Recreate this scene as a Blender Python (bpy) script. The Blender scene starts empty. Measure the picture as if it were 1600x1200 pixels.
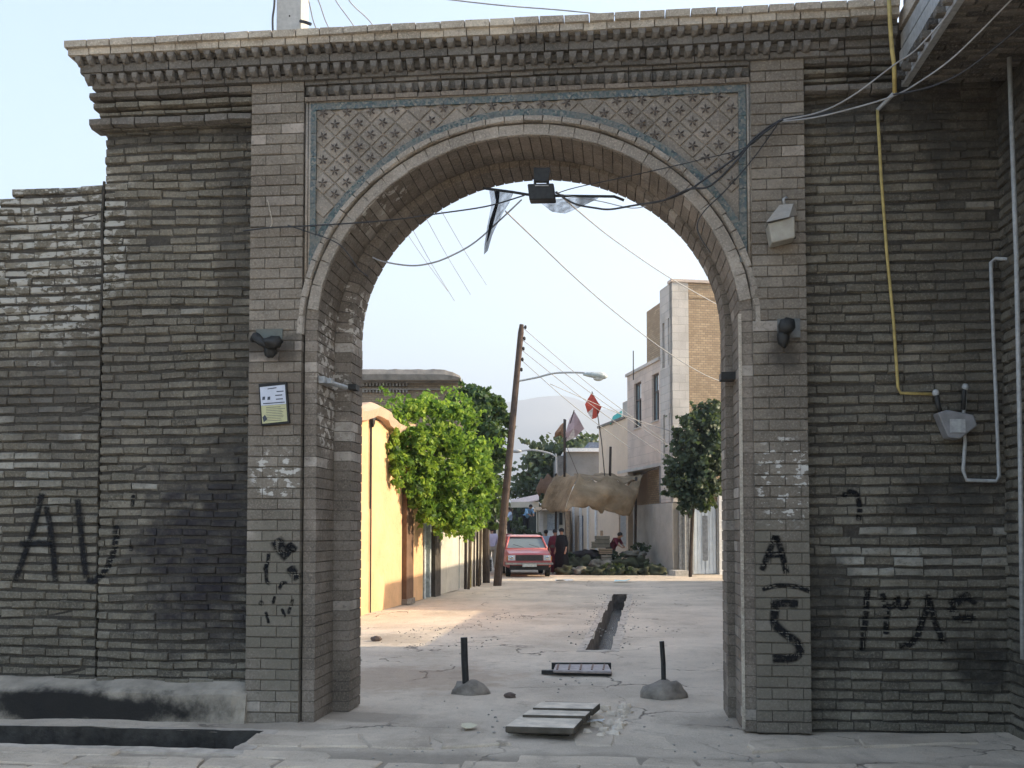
import bpy, bmesh, math, random
from mathutils import Vector, Matrix, noise
from mathutils.bvhtree import BVHTree
from mathutils.geometry import tessellate_polygon
random.seed(11)
rnd = random.Random(5)
R = math.radians
sc = bpy.context.scene

# ------------------------------------------------------------------ camera
F = 1600.0; EYE = 1.6; YAW = R(5.9); PIT = R(2.5); SH = 158.0
cfw = Vector((-math.sin(YAW)*math.cos(PIT), math.cos(YAW)*math.cos(PIT), math.sin(PIT)))
crt = Vector((math.cos(YAW), math.sin(YAW), 0)); cup = crt.cross(cfw)
CP = Vector((0, 0, EYE))
cam = bpy.data.cameras.new('camera'); cam.lens = 36.0*F/1600; cam.sensor_width = 36
cam.shift_y = SH/1600; cam.clip_end = 20000; cam.clip_start = 0.05
co = bpy.data.objects.new('camera', cam); sc.collection.objects.link(co)
co.matrix_world = Matrix((( crt.x, cup.x, -cfw.x, 0), (crt.y, cup.y, -cfw.y, 0), (crt.z, cup.z, -cfw.z, EYE), (0,0,0,1)))
sc.camera = co
def ray(px, py): return cfw*F + crt*(px-800) + cup*(600+SH-py)
def G(px, py, h=0.0):
    d = ray(px, py); return CP + d*((h-EYE)/d.z)
def W(px, py, Y):
    d = ray(px, py); return CP + d*(Y/d.y)
hfw = Vector((-math.sin(YAW), math.cos(YAW), 0))
def C(px, py, z):
    d = ray(px, py); return CP + d*(z/d.dot(hfw))
def zd(py): return EYE*F/(py-828.0)
def proj(p):
    v = p-CP; z = v.dot(cfw)
    if z < .1: return (-9999, -9999, .1)
    return (800+F*v.dot(crt)/z, 600+SH-F*v.dot(cup)/z, z)

# ------------------------------------------------------------------ light
SUN_EL, SUN_AZ = R(23), R(7)      # azimuth measured from +X towards +Y
sdir = Vector((math.cos(SUN_EL)*math.cos(SUN_AZ), math.cos(SUN_EL)*math.sin(SUN_AZ), math.sin(SUN_EL)))
w = bpy.data.worlds.new('World'); sc.world = w; w.use_nodes = True
wn = w.node_tree; bg = wn.nodes['Background']
sky = wn.nodes.new('ShaderNodeTexSky'); sky.sky_type = 'NISHITA'; sky.sun_disc = False
sky.sun_elevation = SUN_EL; sky.sun_rotation = math.pi/2 - SUN_AZ
sky.air_density = 1.0; sky.dust_density = 2.2; sky.ozone_density = 1.0
wn.links.new(sky.outputs[0], bg.inputs[0]); bg.inputs[1].default_value = 0.15
sl = bpy.data.lights.new('sun', 'SUN'); sl.energy = 4.8; sl.angle = R(0.6); sl.color = (1, .82, .58)
so = bpy.data.objects.new('sun', sl); sc.collection.objects.link(so)
so.rotation_euler = sdir.to_track_quat('Z', 'Y').to_euler()
sc.view_settings.view_transform = 'Standard'; sc.view_settings.look = 'None'
sc.view_settings.exposure = 1.75; sc.view_settings.gamma = 1.0
sc.render.engine = 'CYCLES'
sc.cycles.max_bounces = 6; sc.cycles.transparent_max_bounces = 12; sc.cycles.volume_bounces = 0

# ------------------------------------------------------------------ node helpers
class N:
    def __init__(s, name, rough=.9, spec=.25):
        s.m = bpy.data.materials.new(name); s.m.use_nodes = True; s.t = s.m.node_tree
        s.b = s.t.nodes['Principled BSDF']; s.b.inputs['Roughness'].default_value = rough
        s.b.inputs['Specular IOR Level'].default_value = spec
    def n(s, typ, **k):
        x = s.t.nodes.new(typ)
        for a, v in k.items(): setattr(x, a, v)
        return x
    def l(s, a, b): s.t.links.new(a, b)
    def pos(s):
        if not hasattr(s, '_p'): s._p = s.n('ShaderNodeNewGeometry').outputs['Position']
        return s._p
    def obj(s): return s.n('ShaderNodeTexCoord').outputs['Object']
    def noise(s, scale, detail=4, rough=.55, vec=None, stretch=None):
        x = s.n('ShaderNodeTexNoise'); x.inputs['Scale'].default_value = scale
        x.inputs['Detail'].default_value = detail; x.inputs['Roughness'].default_value = rough
        v = vec or s.pos()
        if stretch:
            mp = s.n('ShaderNodeMapping'); mp.inputs['Scale'].default_value = stretch; s.l(v, mp.inputs[0]); v = mp.outputs[0]
        s.l(v, x.inputs['Vector']); return x.outputs['Fac']
    def ramp(s, fac, stops):
        x = s.n('ShaderNodeValToRGB'); e = x.color_ramp.elements
        while len(e) < len(stops): e.new(.5)
        for i, (p, c) in enumerate(stops): e[i].position = p; e[i].color = (*c, 1) if len(c) == 3 else c
        s.l(fac, x.inputs[0]); return x.outputs[0]
    def mr(s, v, a, b, c=0, d=1):
        x = s.n('ShaderNodeMapRange'); x.interpolation_type = 'SMOOTHSTEP'
        for i, q in enumerate((a, b, c, d)): x.inputs[i+1].default_value = q
        s.l(v, x.inputs[0]); return x.outputs[0]
    def math(s, op, a, b=None):
        x = s.n('ShaderNodeMath', operation=op)
        for i, q in enumerate((a, b)):
            if q is None: continue
            if isinstance(q, (int, float)): x.inputs[i].default_value = q
            else: s.l(q, x.inputs[i])
        return x.outputs[0]
    def mix(s, fac, a, b, mode='MIX'):
        x = s.n('ShaderNodeMix', data_type='RGBA', blend_type=mode)
        for i, q in ((0, fac), (6, a), (7, b)):
            if isinstance(q, (int, float)): x.inputs[i].default_value = q
            elif isinstance(q, tuple): x.inputs[i].default_value = (*q, 1)
            else: s.l(q, x.inputs[i])
        return x.outputs[2]
    def attr(s, name='tint'): return s.n('ShaderNodeAttribute', attribute_name=name).outputs['Fac']
    def ell(s, c, r, soft=.35, nz=.5):
        """mask, 1 inside an ellipsoid in world space, ragged edge"""
        a = s.n('ShaderNodeVectorMath', operation='SUBTRACT'); s.l(s.pos(), a.inputs[0]); a.inputs[1].default_value = c
        d = s.n('ShaderNodeVectorMath', operation='DIVIDE'); s.l(a.outputs[0], d.inputs[0]); d.inputs[1].default_value = r
        ln = s.n('ShaderNodeVectorMath', operation='LENGTH'); s.l(d.outputs[0], ln.inputs[0])
        v = s.math('ADD', ln.outputs['Value'], s.math('MULTIPLY', s.math('SUBTRACT', s.noise(3.2, 7, .65), .5), nz*4))
        return s.mr(v, 1-soft, 1+soft, 1, 0)
    def bump(s, h, dist=.01, st=.6):
        x = s.n('ShaderNodeBump'); x.inputs['Distance'].default_value = dist; x.inputs['Strength'].default_value = st
        s.l(h, x.inputs['Height']); s.l(x.outputs[0], s.b.inputs['Normal'])
    def col(s, c):
        if isinstance(c, tuple): s.b.inputs['Base Color'].default_value = (*c, 1)
        else: s.l(c, s.b.inputs['Base Color'])
        return s.m

def simple(name, c, rough=.8, spec=.25, var=.3, scale=12, metal=0, bump=0.0):
    k = N(name, rough, spec); k.b.inputs['Metallic'].default_value = metal
    n = k.noise(scale, 5, .6)
    lo = tuple(x*(1-var) for x in c); hi = tuple(min(.9, x*(1+var)) for x in c)
    k.col(k.ramp(n, [(.3, lo), (.7, hi)]))
    if bump: k.bump(k.noise(scale*3, 5, .7), bump)
    return k.m

Y0 = 8.30; YW = Y0+.12; YR = Y0+.045
def brick_mat(name, cols, light, dark, stains=(), patches=(), bumpd=.006, mort=False):
    k = N(name, .95, .12)
    t = k.attr('tint')
    if mort: c = k.ramp(k.noise(9, 5), [(.3, cols[0]), (.7, cols[1])])
    else:
        c = k.ramp(t, [(0, dark), (.18, cols[0]), (.45, cols[1]), (.75, cols[2]), (.86, cols[2]), (1, light)])
    c = k.mix(k.mr(k.noise(1.1, 6, .65), .4, .62, 0, .55), c, tuple(x*.5 for x in cols[0]))
    c = k.mix(k.mr(k.noise(3.1, 5, .6), .35, .7, 0, .65), c, tuple(x*.62 for x in cols[1]))
    c = k.mix(k.mr(k.noise(60, 4, .7), .45, .75, 0, .5), c, tuple(min(1, x*1.6) for x in cols[2]))
    c = k.mix(k.mr(k.noise(34, 5, .75), .5, .72, 0, .6), c, tuple(x*.35 for x in cols[0]))
    for (cc, rr, colr, amt) in stains:
        c = k.mix(k.math('MULTIPLY', k.math('MULTIPLY', k.ell(cc, rr, .5, .8), amt), k.mr(k.noise(6, 6, .7), .3, .62, .62, 1)), c, colr)
    for (cc, rr, colr, thr) in patches:
        mk = k.math('MULTIPLY', k.ell(cc, rr, .2, .3), k.mr(k.noise(10, 5, .6, stretch=(1, 1, 1.7)), thr, thr+.03))
        c = k.mix(mk, c, colr)
    h = k.math('ADD', k.noise(38, 7, .8), k.math('MULTIPLY', k.noise(11, 3, .5), 1.5))
    k.bump(h, bumpd, .8)
    return k.col(c)

# ------------------------------------------------------------------ object helpers
LK = sc.collection.objects.link
ORG = {}
def tag(o, label, cat, group=None, kind=None):
    o['label'] = label; o['category'] = cat
    if group: o['group'] = group
    if kind: o['kind'] = kind
    return o
def thing(name, loc, label, cat, group=None):
    o = bpy.data.objects.new(name, None); o.empty_display_size = .2; LK(o); o.location = loc; ORG[o] = Vector(loc)
    return tag(o, label, cat, group)
class MB:
    def __init__(s): s.v = []; s.f = []; s.t = []; s.mi = []; s.cur = .5; s.m = 0
    def add(s, vs, fs):
        b = len(s.v); s.v += [Vector(q) for q in vs]; s.t += [s.cur]*len(vs)
        for q in fs: s.f.append(tuple(b+i for i in q)); s.mi.append(s.m)
    def box(s, a, b):
        (x0, y0, z0), (x1, y1, z1) = a, b
        s.add([(x0,y0,z0),(x1,y0,z0),(x1,y1,z0),(x0,y1,z0),(x0,y0,z1),(x1,y0,z1),(x1,y1,z1),(x0,y1,z1)],
              [(0,3,2,1),(4,5,6,7),(0,1,5,4),(1,2,6,5),(2,3,7,6),(3,0,4,7)])
    def fbox(s, o, u, l, d, h, up=Vector((0,0,1))):
        """box from corner o: length l along u, depth d along u x up rotated (to the back), height h along up"""
        bk = up.cross(u)
        P = [o, o+u*l, o+u*l+bk*d, o+bk*d]
        s.add(P+[p+up*h for p in P], [(0,3,2,1),(4,5,6,7),(0,1,5,4),(1,2,6,5),(2,3,7,6),(3,0,4,7)])
    def prism(s, poly, off):
        n = len(poly); poly = [Vector(p) for p in poly]; off = Vector(off)
        s.add(poly+[p+off for p in poly], [tuple(range(n))[::-1], tuple(range(n, 2*n))]+[(i, (i+1) % n, n+(i+1) % n, n+i) for i in range(n)])
    def tube(s, pts, r, seg=8, cap=True):
        pts = [Vector(p) for p in pts]; n = len(pts); rs = r if isinstance(r, (list, tuple)) else [r]*n
        vs = []; pu = None
        for i, p in enumerate(pts):
            d = (pts[min(i+1, n-1)]-pts[max(i-1, 0)]).normalized()
            u = d.cross(Vector((0, 0, 1)) if abs(d.z) < .95 else Vector((1, 0, 0))) if pu is None else (pu-d*pu.dot(d))
            u.normalize(); pu = u; v = d.cross(u)
            for k in range(seg):
                a = 2*math.pi*k/seg; vs.append(p+(u*math.cos(a)+v*math.sin(a))*rs[i])
        fs = [(i*seg+k, i*seg+(k+1) % seg, (i+1)*seg+(k+1) % seg, (i+1)*seg+k) for i in range(n-1) for k in range(seg)]
        if cap: fs += [tuple(range(seg))[::-1], tuple((n-1)*seg+k for k in range(seg))]
        s.add(vs, fs)
    def ellipsoid(s, c, r, nu=10, nv=7, nz=0, rot=None, seed=0):
        vs = []; c = Vector(c)
        for j in range(1, nv):
            for i in range(nu):
                a = 2*math.pi*i/nu; b = math.pi*j/nv
                d = Vector((math.cos(a)*math.sin(b), math.sin(a)*math.sin(b), math.cos(b)))
                q = 1+nz*noise.noise(d*1.7+Vector((seed, seed*.7, 0)))
                d = Vector((d.x*r[0]*q, d.y*r[1]*q, d.z*r[2]*q))
                vs.append(c+(rot@d if rot else d))
        top = Vector((0,0,r[2])); vs += [c+(rot@top if rot else top), c-(rot@top if rot else top)]
        fs = [(j*nu+i, (j+1)*nu+i, (j+1)*nu+(i+1) % nu, j*nu+(i+1) % nu) for j in range(nv-2) for i in range(nu)]
        T = len(vs)-2; fs += [(T, i, (i+1) % nu) for i in range(nu)]+[(T+1, (nv-2)*nu+(i+1) % nu, (nv-2)*nu+i) for i in range(nu)]
        s.add(vs, fs)
    def build(s, name, mat, parent=None, smooth=False, kind=None, label=None, loc=None):
        o0 = ORG[parent] if parent else (Vector(loc) if loc else Vector((0, 0, 0)))
        me = bpy.data.meshes.new(name); me.from_pydata([v-o0 for v in s.v], [], s.f)
        for m in (mat if isinstance(mat, (list, tuple)) else [mat]): me.materials.append(m)
        if isinstance(mat, (list, tuple)): me.polygons.foreach_set('material_index', s.mi)
        at = me.attributes.new('tint', 'FLOAT', 'POINT'); at.data.foreach_set('value', s.t)
        if smooth: me.polygons.foreach_set('use_smooth', [True]*len(me.polygons))
        me.update()
        o = bpy.data.objects.new(name, me); LK(o)
        if parent: o.parent = parent
        else: o.location = o0
        ORG[o] = o0
        if kind: o['kind'] = kind
        if label: o['label'] = label
        return o
def fixn(o):
    bm = bmesh.new(); bm.from_mesh(o.data); bmesh.ops.recalc_face_normals(bm, faces=bm.faces); bm.to_mesh(o.data); bm.free(); return o

# ------------------------------------------------------------------ brick sets
def brick_shape(jit, ch, r):
    """unit brick: x length -.5...5, y 0 (front) .. 1, z -.5...5 ; front face inset, edges worn"""
    def j(a): return r.uniform(-a, a)
    o = [(-.5,-.5),(.5,-.5),(.5,.5),(-.5,.5)]
    vs = [(x*(1-.0)+j(jit*.25), ch*1.0+j(jit*.5), z+j(jit)) for x, z in o]
    vs += [((.5-ch*.10*(1+j(.6)))*(1 if x > 0 else -1), j(jit*.35), (.5-ch*.9*(1+j(.4)))*(1 if z > 0 else -1)+j(jit*.6)) for x, z in o]
    vs += [(x, 1, z) for x, z in o]
    fs = [(4,5,6,7),(0,1,5,4),(1,2,6,5),(2,3,7,6),(3,0,4,7),(0,8,9,1),(1,9,10,2),(2,10,11,3),(3,11,8,0)]
    return vs, fs
VAR = {}
def variants(key, jit, ch, tones, n):
    r = random.Random(hash(key) % 999 if not isinstance(key, str) else sum(map(ord, key)))
    L = []
    for i in range(n):
        vs, fs = brick_shape(jit, ch, r); L.append((vs, fs, r.uniform(*tones)))
    VAR[key] = L
for st, jit, ch in (('old', .11, .18), ('neat', .035, .06), ('crisp', .02, .025)):
    variants(st, jit, ch, (.1, .84), 22); variants(st+'_light', jit, ch, (.92, 1.0), 6); variants(st+'_dark', jit, ch, (0, .12), 6)
MCACHE = {}
def var_mesh(key, i, mat, name):
    kk = (key, i, mat.name, name)
    if kk not in MCACHE:
        vs, fs, t = VAR[key][i]; me = bpy.data.meshes.new(name); me.from_pydata(vs, [], fs); me.materials.append(mat)
        at = me.attributes.new('tint', 'FLOAT', 'POINT'); at.data.foreach_set('value', [t]*len(vs)); MCACHE[kk] = me
    return MCACHE[kk]
BV, BF = [], []         # world geometry of all front bricks for laying paint on
class Bricks:
    def __init__(s): s.L = []
    def add(s, p, u, bk, up, l, d, h, key):
        s.L.append((Vector(p), u, bk, up, l, d, h, key, rnd.randrange(len(VAR[key]))))
    def finish(s, parent, name, mat, maxn=290, rest='joined', ray=False):
        sc_ = []
        for q in s.L:
            px, py, z = proj(q[0]); vis = (-8 < px < 1608 and -8 < py < 1208)
            face = max(.12, abs(q[2].dot((q[0]-CP).normalized())))
            sc_.append((q[4]*q[6]*face/(z*z) if vis else -z, q))
        sc_.sort(key=lambda a: -a[0])
        vs_, fs_, t_ = [], [], []
        for k, (a, q) in enumerate(sc_):
            p, u, bk, up, l, d, h, key, i = q
            M = Matrix(((u.x*l, bk.x*d, up.x*h, p.x), (u.y*l, bk.y*d, up.y*h, p.y), (u.z*l, bk.z*d, up.z*h, p.z), (0,0,0,1)))
            if k < maxn and a > 0:
                o = bpy.data.objects.new(name, var_mesh(key, i, mat, name)); LK(o); o.parent = parent
                M2 = M.copy(); M2.translation = p-ORG[parent]; o.matrix_local = M2
            if k >= maxn or a <= 0:
                vs, fs, t = VAR[key][i]; b = len(vs_)
                vs_ += [M@Vector(v)-ORG[parent] for v in vs]; fs_ += [tuple(b+x for x in f) for f in fs]; t_ += [t]*len(vs)
            if ray:
                vs, fs, t = VAR[key][i]; b = len(BV); BV.extend(M@Vector(v) for v in vs); BF.extend(tuple(b+x for x in f) for f in fs)
        if vs_:
            me = bpy.data.meshes.new(rest); me.from_pydata(vs_, [], fs_); me.materials.append(mat)
            at = me.attributes.new('tint', 'FLOAT', 'POINT'); at.data.foreach_set('value', t_)
            o = bpy.data.objects.new(rest, me); LK(o); o.parent = parent; o['kind'] = 'stuff'
UX, UY, UZ = Vector((1,0,0)), Vector((0,1,0)), Vector((0,0,1))
def lay(bs, o, u, width, z0, z1, pitch, bl, gh, gv, style='old', wave=0.0, depth=.11, tone=None, jit=.004, top=None, skip=None):
    """courses of bricks on a vertical face starting at o, running along u, face normal = -(z x u)"""
    bk = UZ.cross(u); row = 0; z = z0
    while z < z1-.01:
        ph = z1-z if z1-z < pitch*1.3 else pitch
        x = -bl*(.5 if row % 2 else 0)-rnd.uniform(0, .25 if style == 'old' else 0)*bl
        while x < width-.012:
            l = bl*(1 if style == 'neat' else rnd.choice((1, 1, 1, .55, 1.08)))
            a, b = max(0, x), min(width, x+l)
            if width-b < .03: b = width
            if b-a > .025:
                cx = (a+b)/2; p = o+u*cx+UZ*(z+ph/2)
                wv = wave*(noise.noise(Vector((p.x*.9, row*.31, p.y)))+.35*noise.noise(Vector((p.x*3.1, row*.77, 3)))) if wave else 0
                p = p+UZ*wv
                if not (top and p.z > top(p)) and not (skip and skip(p)):
                    slope = wave*1.2*(noise.noise(Vector(((p.x+.1)*.9, row*.31, p.y)))-noise.noise(Vector(((p.x-.1)*.9, row*.31, p.y))))/.2 if wave else 0
                    uu = (u+UZ*(slope+rnd.uniform(-1, 1)*(.012 if style == 'old' else .003))).normalized(); up = uu.cross(-bk) if False else bk.cross(uu)*-1
                    if up.z < 0: up = -up
                    key = style+(tone(p) if tone else '')
                    hh = ph-gh*(rnd.uniform(.7, 1.3))
                    bs.add(p+bk*(rnd.uniform(-jit, jit*1.6)), uu, bk, up, (b-a)-gv*rnd.uniform(.7, 1.3), depth, hh, key)
            x += l
            if b >= width: break
        z += ph; row += 1

# ------------------------------------------------------------------ materials
old_cols = [(.175,.158,.124), (.215,.195,.154), (.265,.240,.190)]
pier_cols = [(.190,.165,.133), (.225,.196,.160), (.262,.230,.188)]
lw = W(310, 870, YW); lw2 = W(345, 820, YW); lw3 = W(300, 940, YW)
M_old = brick_mat('weathered brick', old_cols, (.50,.48,.42), (.105,.095,.078),
    stains=[((lw.x, YW, lw.z), (.55, .6, .70), (.034,.031,.035), 1.0),
            ((W(365,480,YW).x, YW, W(365,480,YW).z), (.16, .5, 1.7), (.05,.045,.04), .6), ((W(270,212,YW).x, YW, W(270,216,YW).z), (.95, .6, .10), (.04,.037,.034), .65),
            ((W(1330,160,YW).x, YW, W(1330,165,YW).z), (.8, .6, .22), (.04,.037,.034), .6), ((W(1520,400,YW).x, YW, W(1520,350,YW).z), (.35, .6, 1.5), (.06,.056,.05), .5),
            ((W(30,760,YW).x, YW, W(30,640,YW).z), (.5, .6, .35), (.06,.056,.05), .5), ((W(355,760,YW).x, YW, W(355,760,YW).z), (.3,.6,.35), (.04,.038,.04), .75),
            ((W(120,560,YW).x, YW, W(120,600,YW).z), (.7,.6,.5), (.10,.09,.08), .5),
            ((W(1520,150,YW).x, YW, W(1520,150,YW).z), (.8,.7,.6), (.03,.03,.03), .7),
            ((W(1490,780,YW).x, YW, W(1490,790,YW).z), (.4,.6,.25), (.03,.03,.03), .8),
            ((W(1290,920,YW).x, YW, W(1290,960,YW).z), (.22,.6,.6), (.03,.03,.03), .7),
            ((W(1540,1010,YW).x, YW, W(1540,1040,YW).z), (.25,.6,.22), (.02,.02,.02), .85)],
    patches=[((W(60,380,YW).x, YW, W(60,380,YW).z), (.8,.6,.9), (.42,.405,.36), .5)], bumpd=.022)
M_pier = brick_mat('buff pier brick', pier_cols, (.50,.44,.38), (.17,.142,.115),
    stains=[((W(430,760,Y0).x, Y0, W(430,620,Y0).z), (.5,.6,.28), (.15,.122,.098), .6), ((W(420,545,Y0).x, Y0, W(420,545,Y0).z), (.3,.5,.12), (.05,.045,.04), .7),
            ((W(430,900,Y0).x, Y0, W(430,930,Y0).z), (.4,.6,.7), (.155,.142,.112), .7), ((W(1225,960,Y0).x, Y0, W(1225,980,Y0).z), (.4,.6,.8), (.155,.142,.112), .7),
            ((W(1228,530,Y0).x, Y0, W(1228,545,Y0).z), (.14,.5,.16), (.05,.045,.04), .8)],
    patches=[((W(1228,745,Y0).x, Y0, W(1228,750,Y0).z), (.24,.3,.36), (.52,.50,.46), .55), ((W(432,745,Y0).x, Y0, W(432,742,Y0).z), (.2,.3,.22), (.48,.46,.42), .54)], bumpd=.005)
M_vous = brick_mat('arch brick', [(.185,.156,.126), (.220,.188,.153), (.265,.226,.186)], (.50,.45,.39), (.15,.122,.10),
    patches=[((W(512,590,YR+.25).x-.02, YR+.3, W(512,600,YR+.25).z), (.2,.28,.65), (.52,.48,.42), .52), ((W(600,330,YR).x, YR+.2, W(600,330,YR).z), (.3,.3,.3), (.44,.41,.36), .56),
             ((W(548,480,YR+.7).x, YR+.75, W(548,490,YR+.7).z), (.15,.3,.35), (.55,.51,.45), .55)], bumpd=.005)
M_plas = brick_mat('dusty arch band', [(.30,.265,.22), (.34,.30,.252), (.39,.345,.29)], (.42,.38,.33), (.17,.145,.12), bumpd=.004)
M_corn = brick_mat('sooty cornice brick', [(.128,.118,.102), (.162,.148,.129), (.20,.183,.160)], (.38,.35,.31), (.05,.047,.045), bumpd=.005)
M_cope = brick_mat('pale coping brick', [(.38,.335,.27), (.45,.40,.33), (.52,.46,.37)], (.62,.56,.48), (.18,.155,.13), bumpd=.004)
M_mort = brick_mat('dirt mortar', [(.050,.045,.038), (.075,.068,.057), (.09,.08,.07)], (.1,.1,.1), (.03,.03,.03), mort=True)
M_mort2 = brick_mat('pier mortar', [(.10,.085,.07), (.14,.12,.10), (.15,.13,.11)], (.1,.1,.1), (.03,.03,.03), mort=True)
M_dark = simple('blackened iron', (.02,.02,.019), .6, .4, .5, 30, bump=.002)
M_wire = simple('black cable', (.03,.03,.032), .5, .4, .2)
M_wire2 = simple('grey cable', (.30,.30,.30), .5, .4, .2)
M_steel = simple('dull galvanised steel', (.33,.34,.34), .5, .5, .25, 25)
M_yel = simple('yellow gas pipe paint', (.40,.31,.11), .6, .4, .25, 20)
M_white = simple('white paint', (.72,.72,.70), .6, .4, .15)
M_conc = simple('rough concrete', (.25,.24,.22), .95, .15, .4, 5, bump=.01)
M_lump = simple('cement lump', (.25,.22,.185), .95, .15, .35, 9, bump=.02)

# ================================================================== STRUCTURE
# ---- ground
def ground_mat(name, base, dust=True, sc1=.55):
    k = N(name, .95, .12)
    c = k.ramp(k.noise(sc1, 6, .6), [(.3, tuple(x*.72 for x in base)), (.5, base), (.72, tuple(min(1, x*1.22) for x in base))])
    c = k.mix(k.mr(k.noise(5, 6, .7), .52, .72, 0, .45), c, tuple(x*.6 for x in base))
    c = k.mix(k.mr(k.noise(90, 3, .7), .5, .7, 0, .45), c, tuple(x*1.5 for x in base))
    c = k.mix(k.mr(k.noise(55, 3, .8), .58, .7, 0, .55), c, tuple(x*.4 for x in base))
    vo = k.n('ShaderNodeTexVoronoi', feature='DISTANCE_TO_EDGE'); vo.inputs['Scale'].default_value = .55
    wv = k.n('ShaderNodeVectorMath', operation='ADD'); k.l(k.pos(), wv.inputs[0])
    nz = k.n('ShaderNodeTexNoise'); nz.inputs['Scale'].default_value = 1.8; nz.inputs['Detail'].default_value = 6; k.l(k.pos(), nz.inputs['Vector'])
    ms = k.n('ShaderNodeVectorMath', operation='SCALE'); ms.inputs['Scale'].default_value = .9; k.l(nz.outputs['Color'], ms.inputs[0]); k.l(ms.outputs[0], wv.inputs[1]); k.l(wv.outputs[0], vo.inputs['Vector'])
    crack = k.mr(vo.outputs['Distance'], 0, .012, 1, 0)
    crack = k.math('MULTIPLY', crack, k.mr(k.noise(.7, 2), .45, .6))
    c = k.mix(k.math('MULTIPLY', crack, .8), c, (.06,.055,.05))
    c = k.mix(k.mr(k.noise(.9, 7, .7, stretch=(1,.35,1)), .5, .68, 0, .42), c, tuple(x*.5 for x in base)); c = k.mix(k.mr(k.noise(2.6, 7, .75), .56, .7, 0, .4), c, tuple(x*.38 for x in base))
    if dust:
        c = k.mix(k.math('MULTIPLY', k.ell((.5, 6.75, 0), (6, .6, 1), .3, .2), .65), c, (.19,.165,.13))
        for (qx, qy, rx_, ry_) in ((560,1120,.5,.25),(1150,1130,.6,.3),(1420,1120,1.0,.25),(620,1000,.5,.8),(420,1135,.7,.2)):
            b = G(qx, qy); c = k.mix(k.math('MULTIPLY', k.ell((b.x, b.y, 0), (rx_, ry_, 1)), .5), c, (.24,.205,.165))
        b = G(640, 1060); c = k.mix(k.math('MULTIPLY', k.ell((b.x, b.y, 0), (1.1,.9,1)), .4), c, (.30,.20,.13))
    h = k.math('ADD', k.noise(26, 8, .75), k.math('MULTIPLY', crack, -1.2)); h = k.math('ADD', h, k.math('MULTIPLY', k.noise(3, 4, .5), 2.5))
    k.bump(h, .02, .7)
    return k.col(c)
M_ground = ground_mat('dusty road', (.57,.485,.385))
M_stone = ground_mat('grey paving stone', (.55,.465,.365), False, 1.7)
JB = [G(915, 1017), G(955, 1017), G(981, 929), G(958, 929)]    # open gutter in the street
chx1 = G(377, 1165).x; CH = (-9.0, 7.26, chx1, 7.93)             # gutter at the foot of the left ledge
JM = ((JB[0].x+JB[1].x)/2, JB[0].y, (JB[2].x+JB[3].x)/2, JB[2].y)
def inpoly(x, y, P):
    c = False; n = len(P)
    for i in range(n):
        a, b = P[i], P[(i+1) % n]
        if (a.y > y) != (b.y > y) and x < (b.x-a.x)*(y-a.y)/(b.y-a.y)+a.x: c = not c
    return c
def gh(x, y):
    f = min(1, max(0, min((x+8.9)/1, (7.9-x)/1, (y-4.1)/1, (29.9-y)/1.5)))
    h = .022*noise.noise(Vector((x*.8, y*.8, 0)))+.009*noise.noise(Vector((x*3.5, y*3.5, 5)))+.004*noise.noise(Vector((x*9, y*9, 9)))
    ax, ay, bx_, by_ = JM; tt = max(0, min(1, ((x-ax)*(bx_-ax)+(y-ay)*(by_-ay))/((bx_-ax)**2+(by_-ay)**2))); dd = math.hypot(x-ax-tt*(bx_-ax), y-ay-tt*(by_-ay))
    h = (h*min(1, max(0, (dd-.3)/.5)))
    # wide shallow rise at the foot of the right wing wall
    h += .09*max(0, min(1, (x-2.6)/1.6))*max(0, min(1, (y-6.9)/1.2))*max(0, min(1, (9.2-y)/.5))
    return f*h
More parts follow.
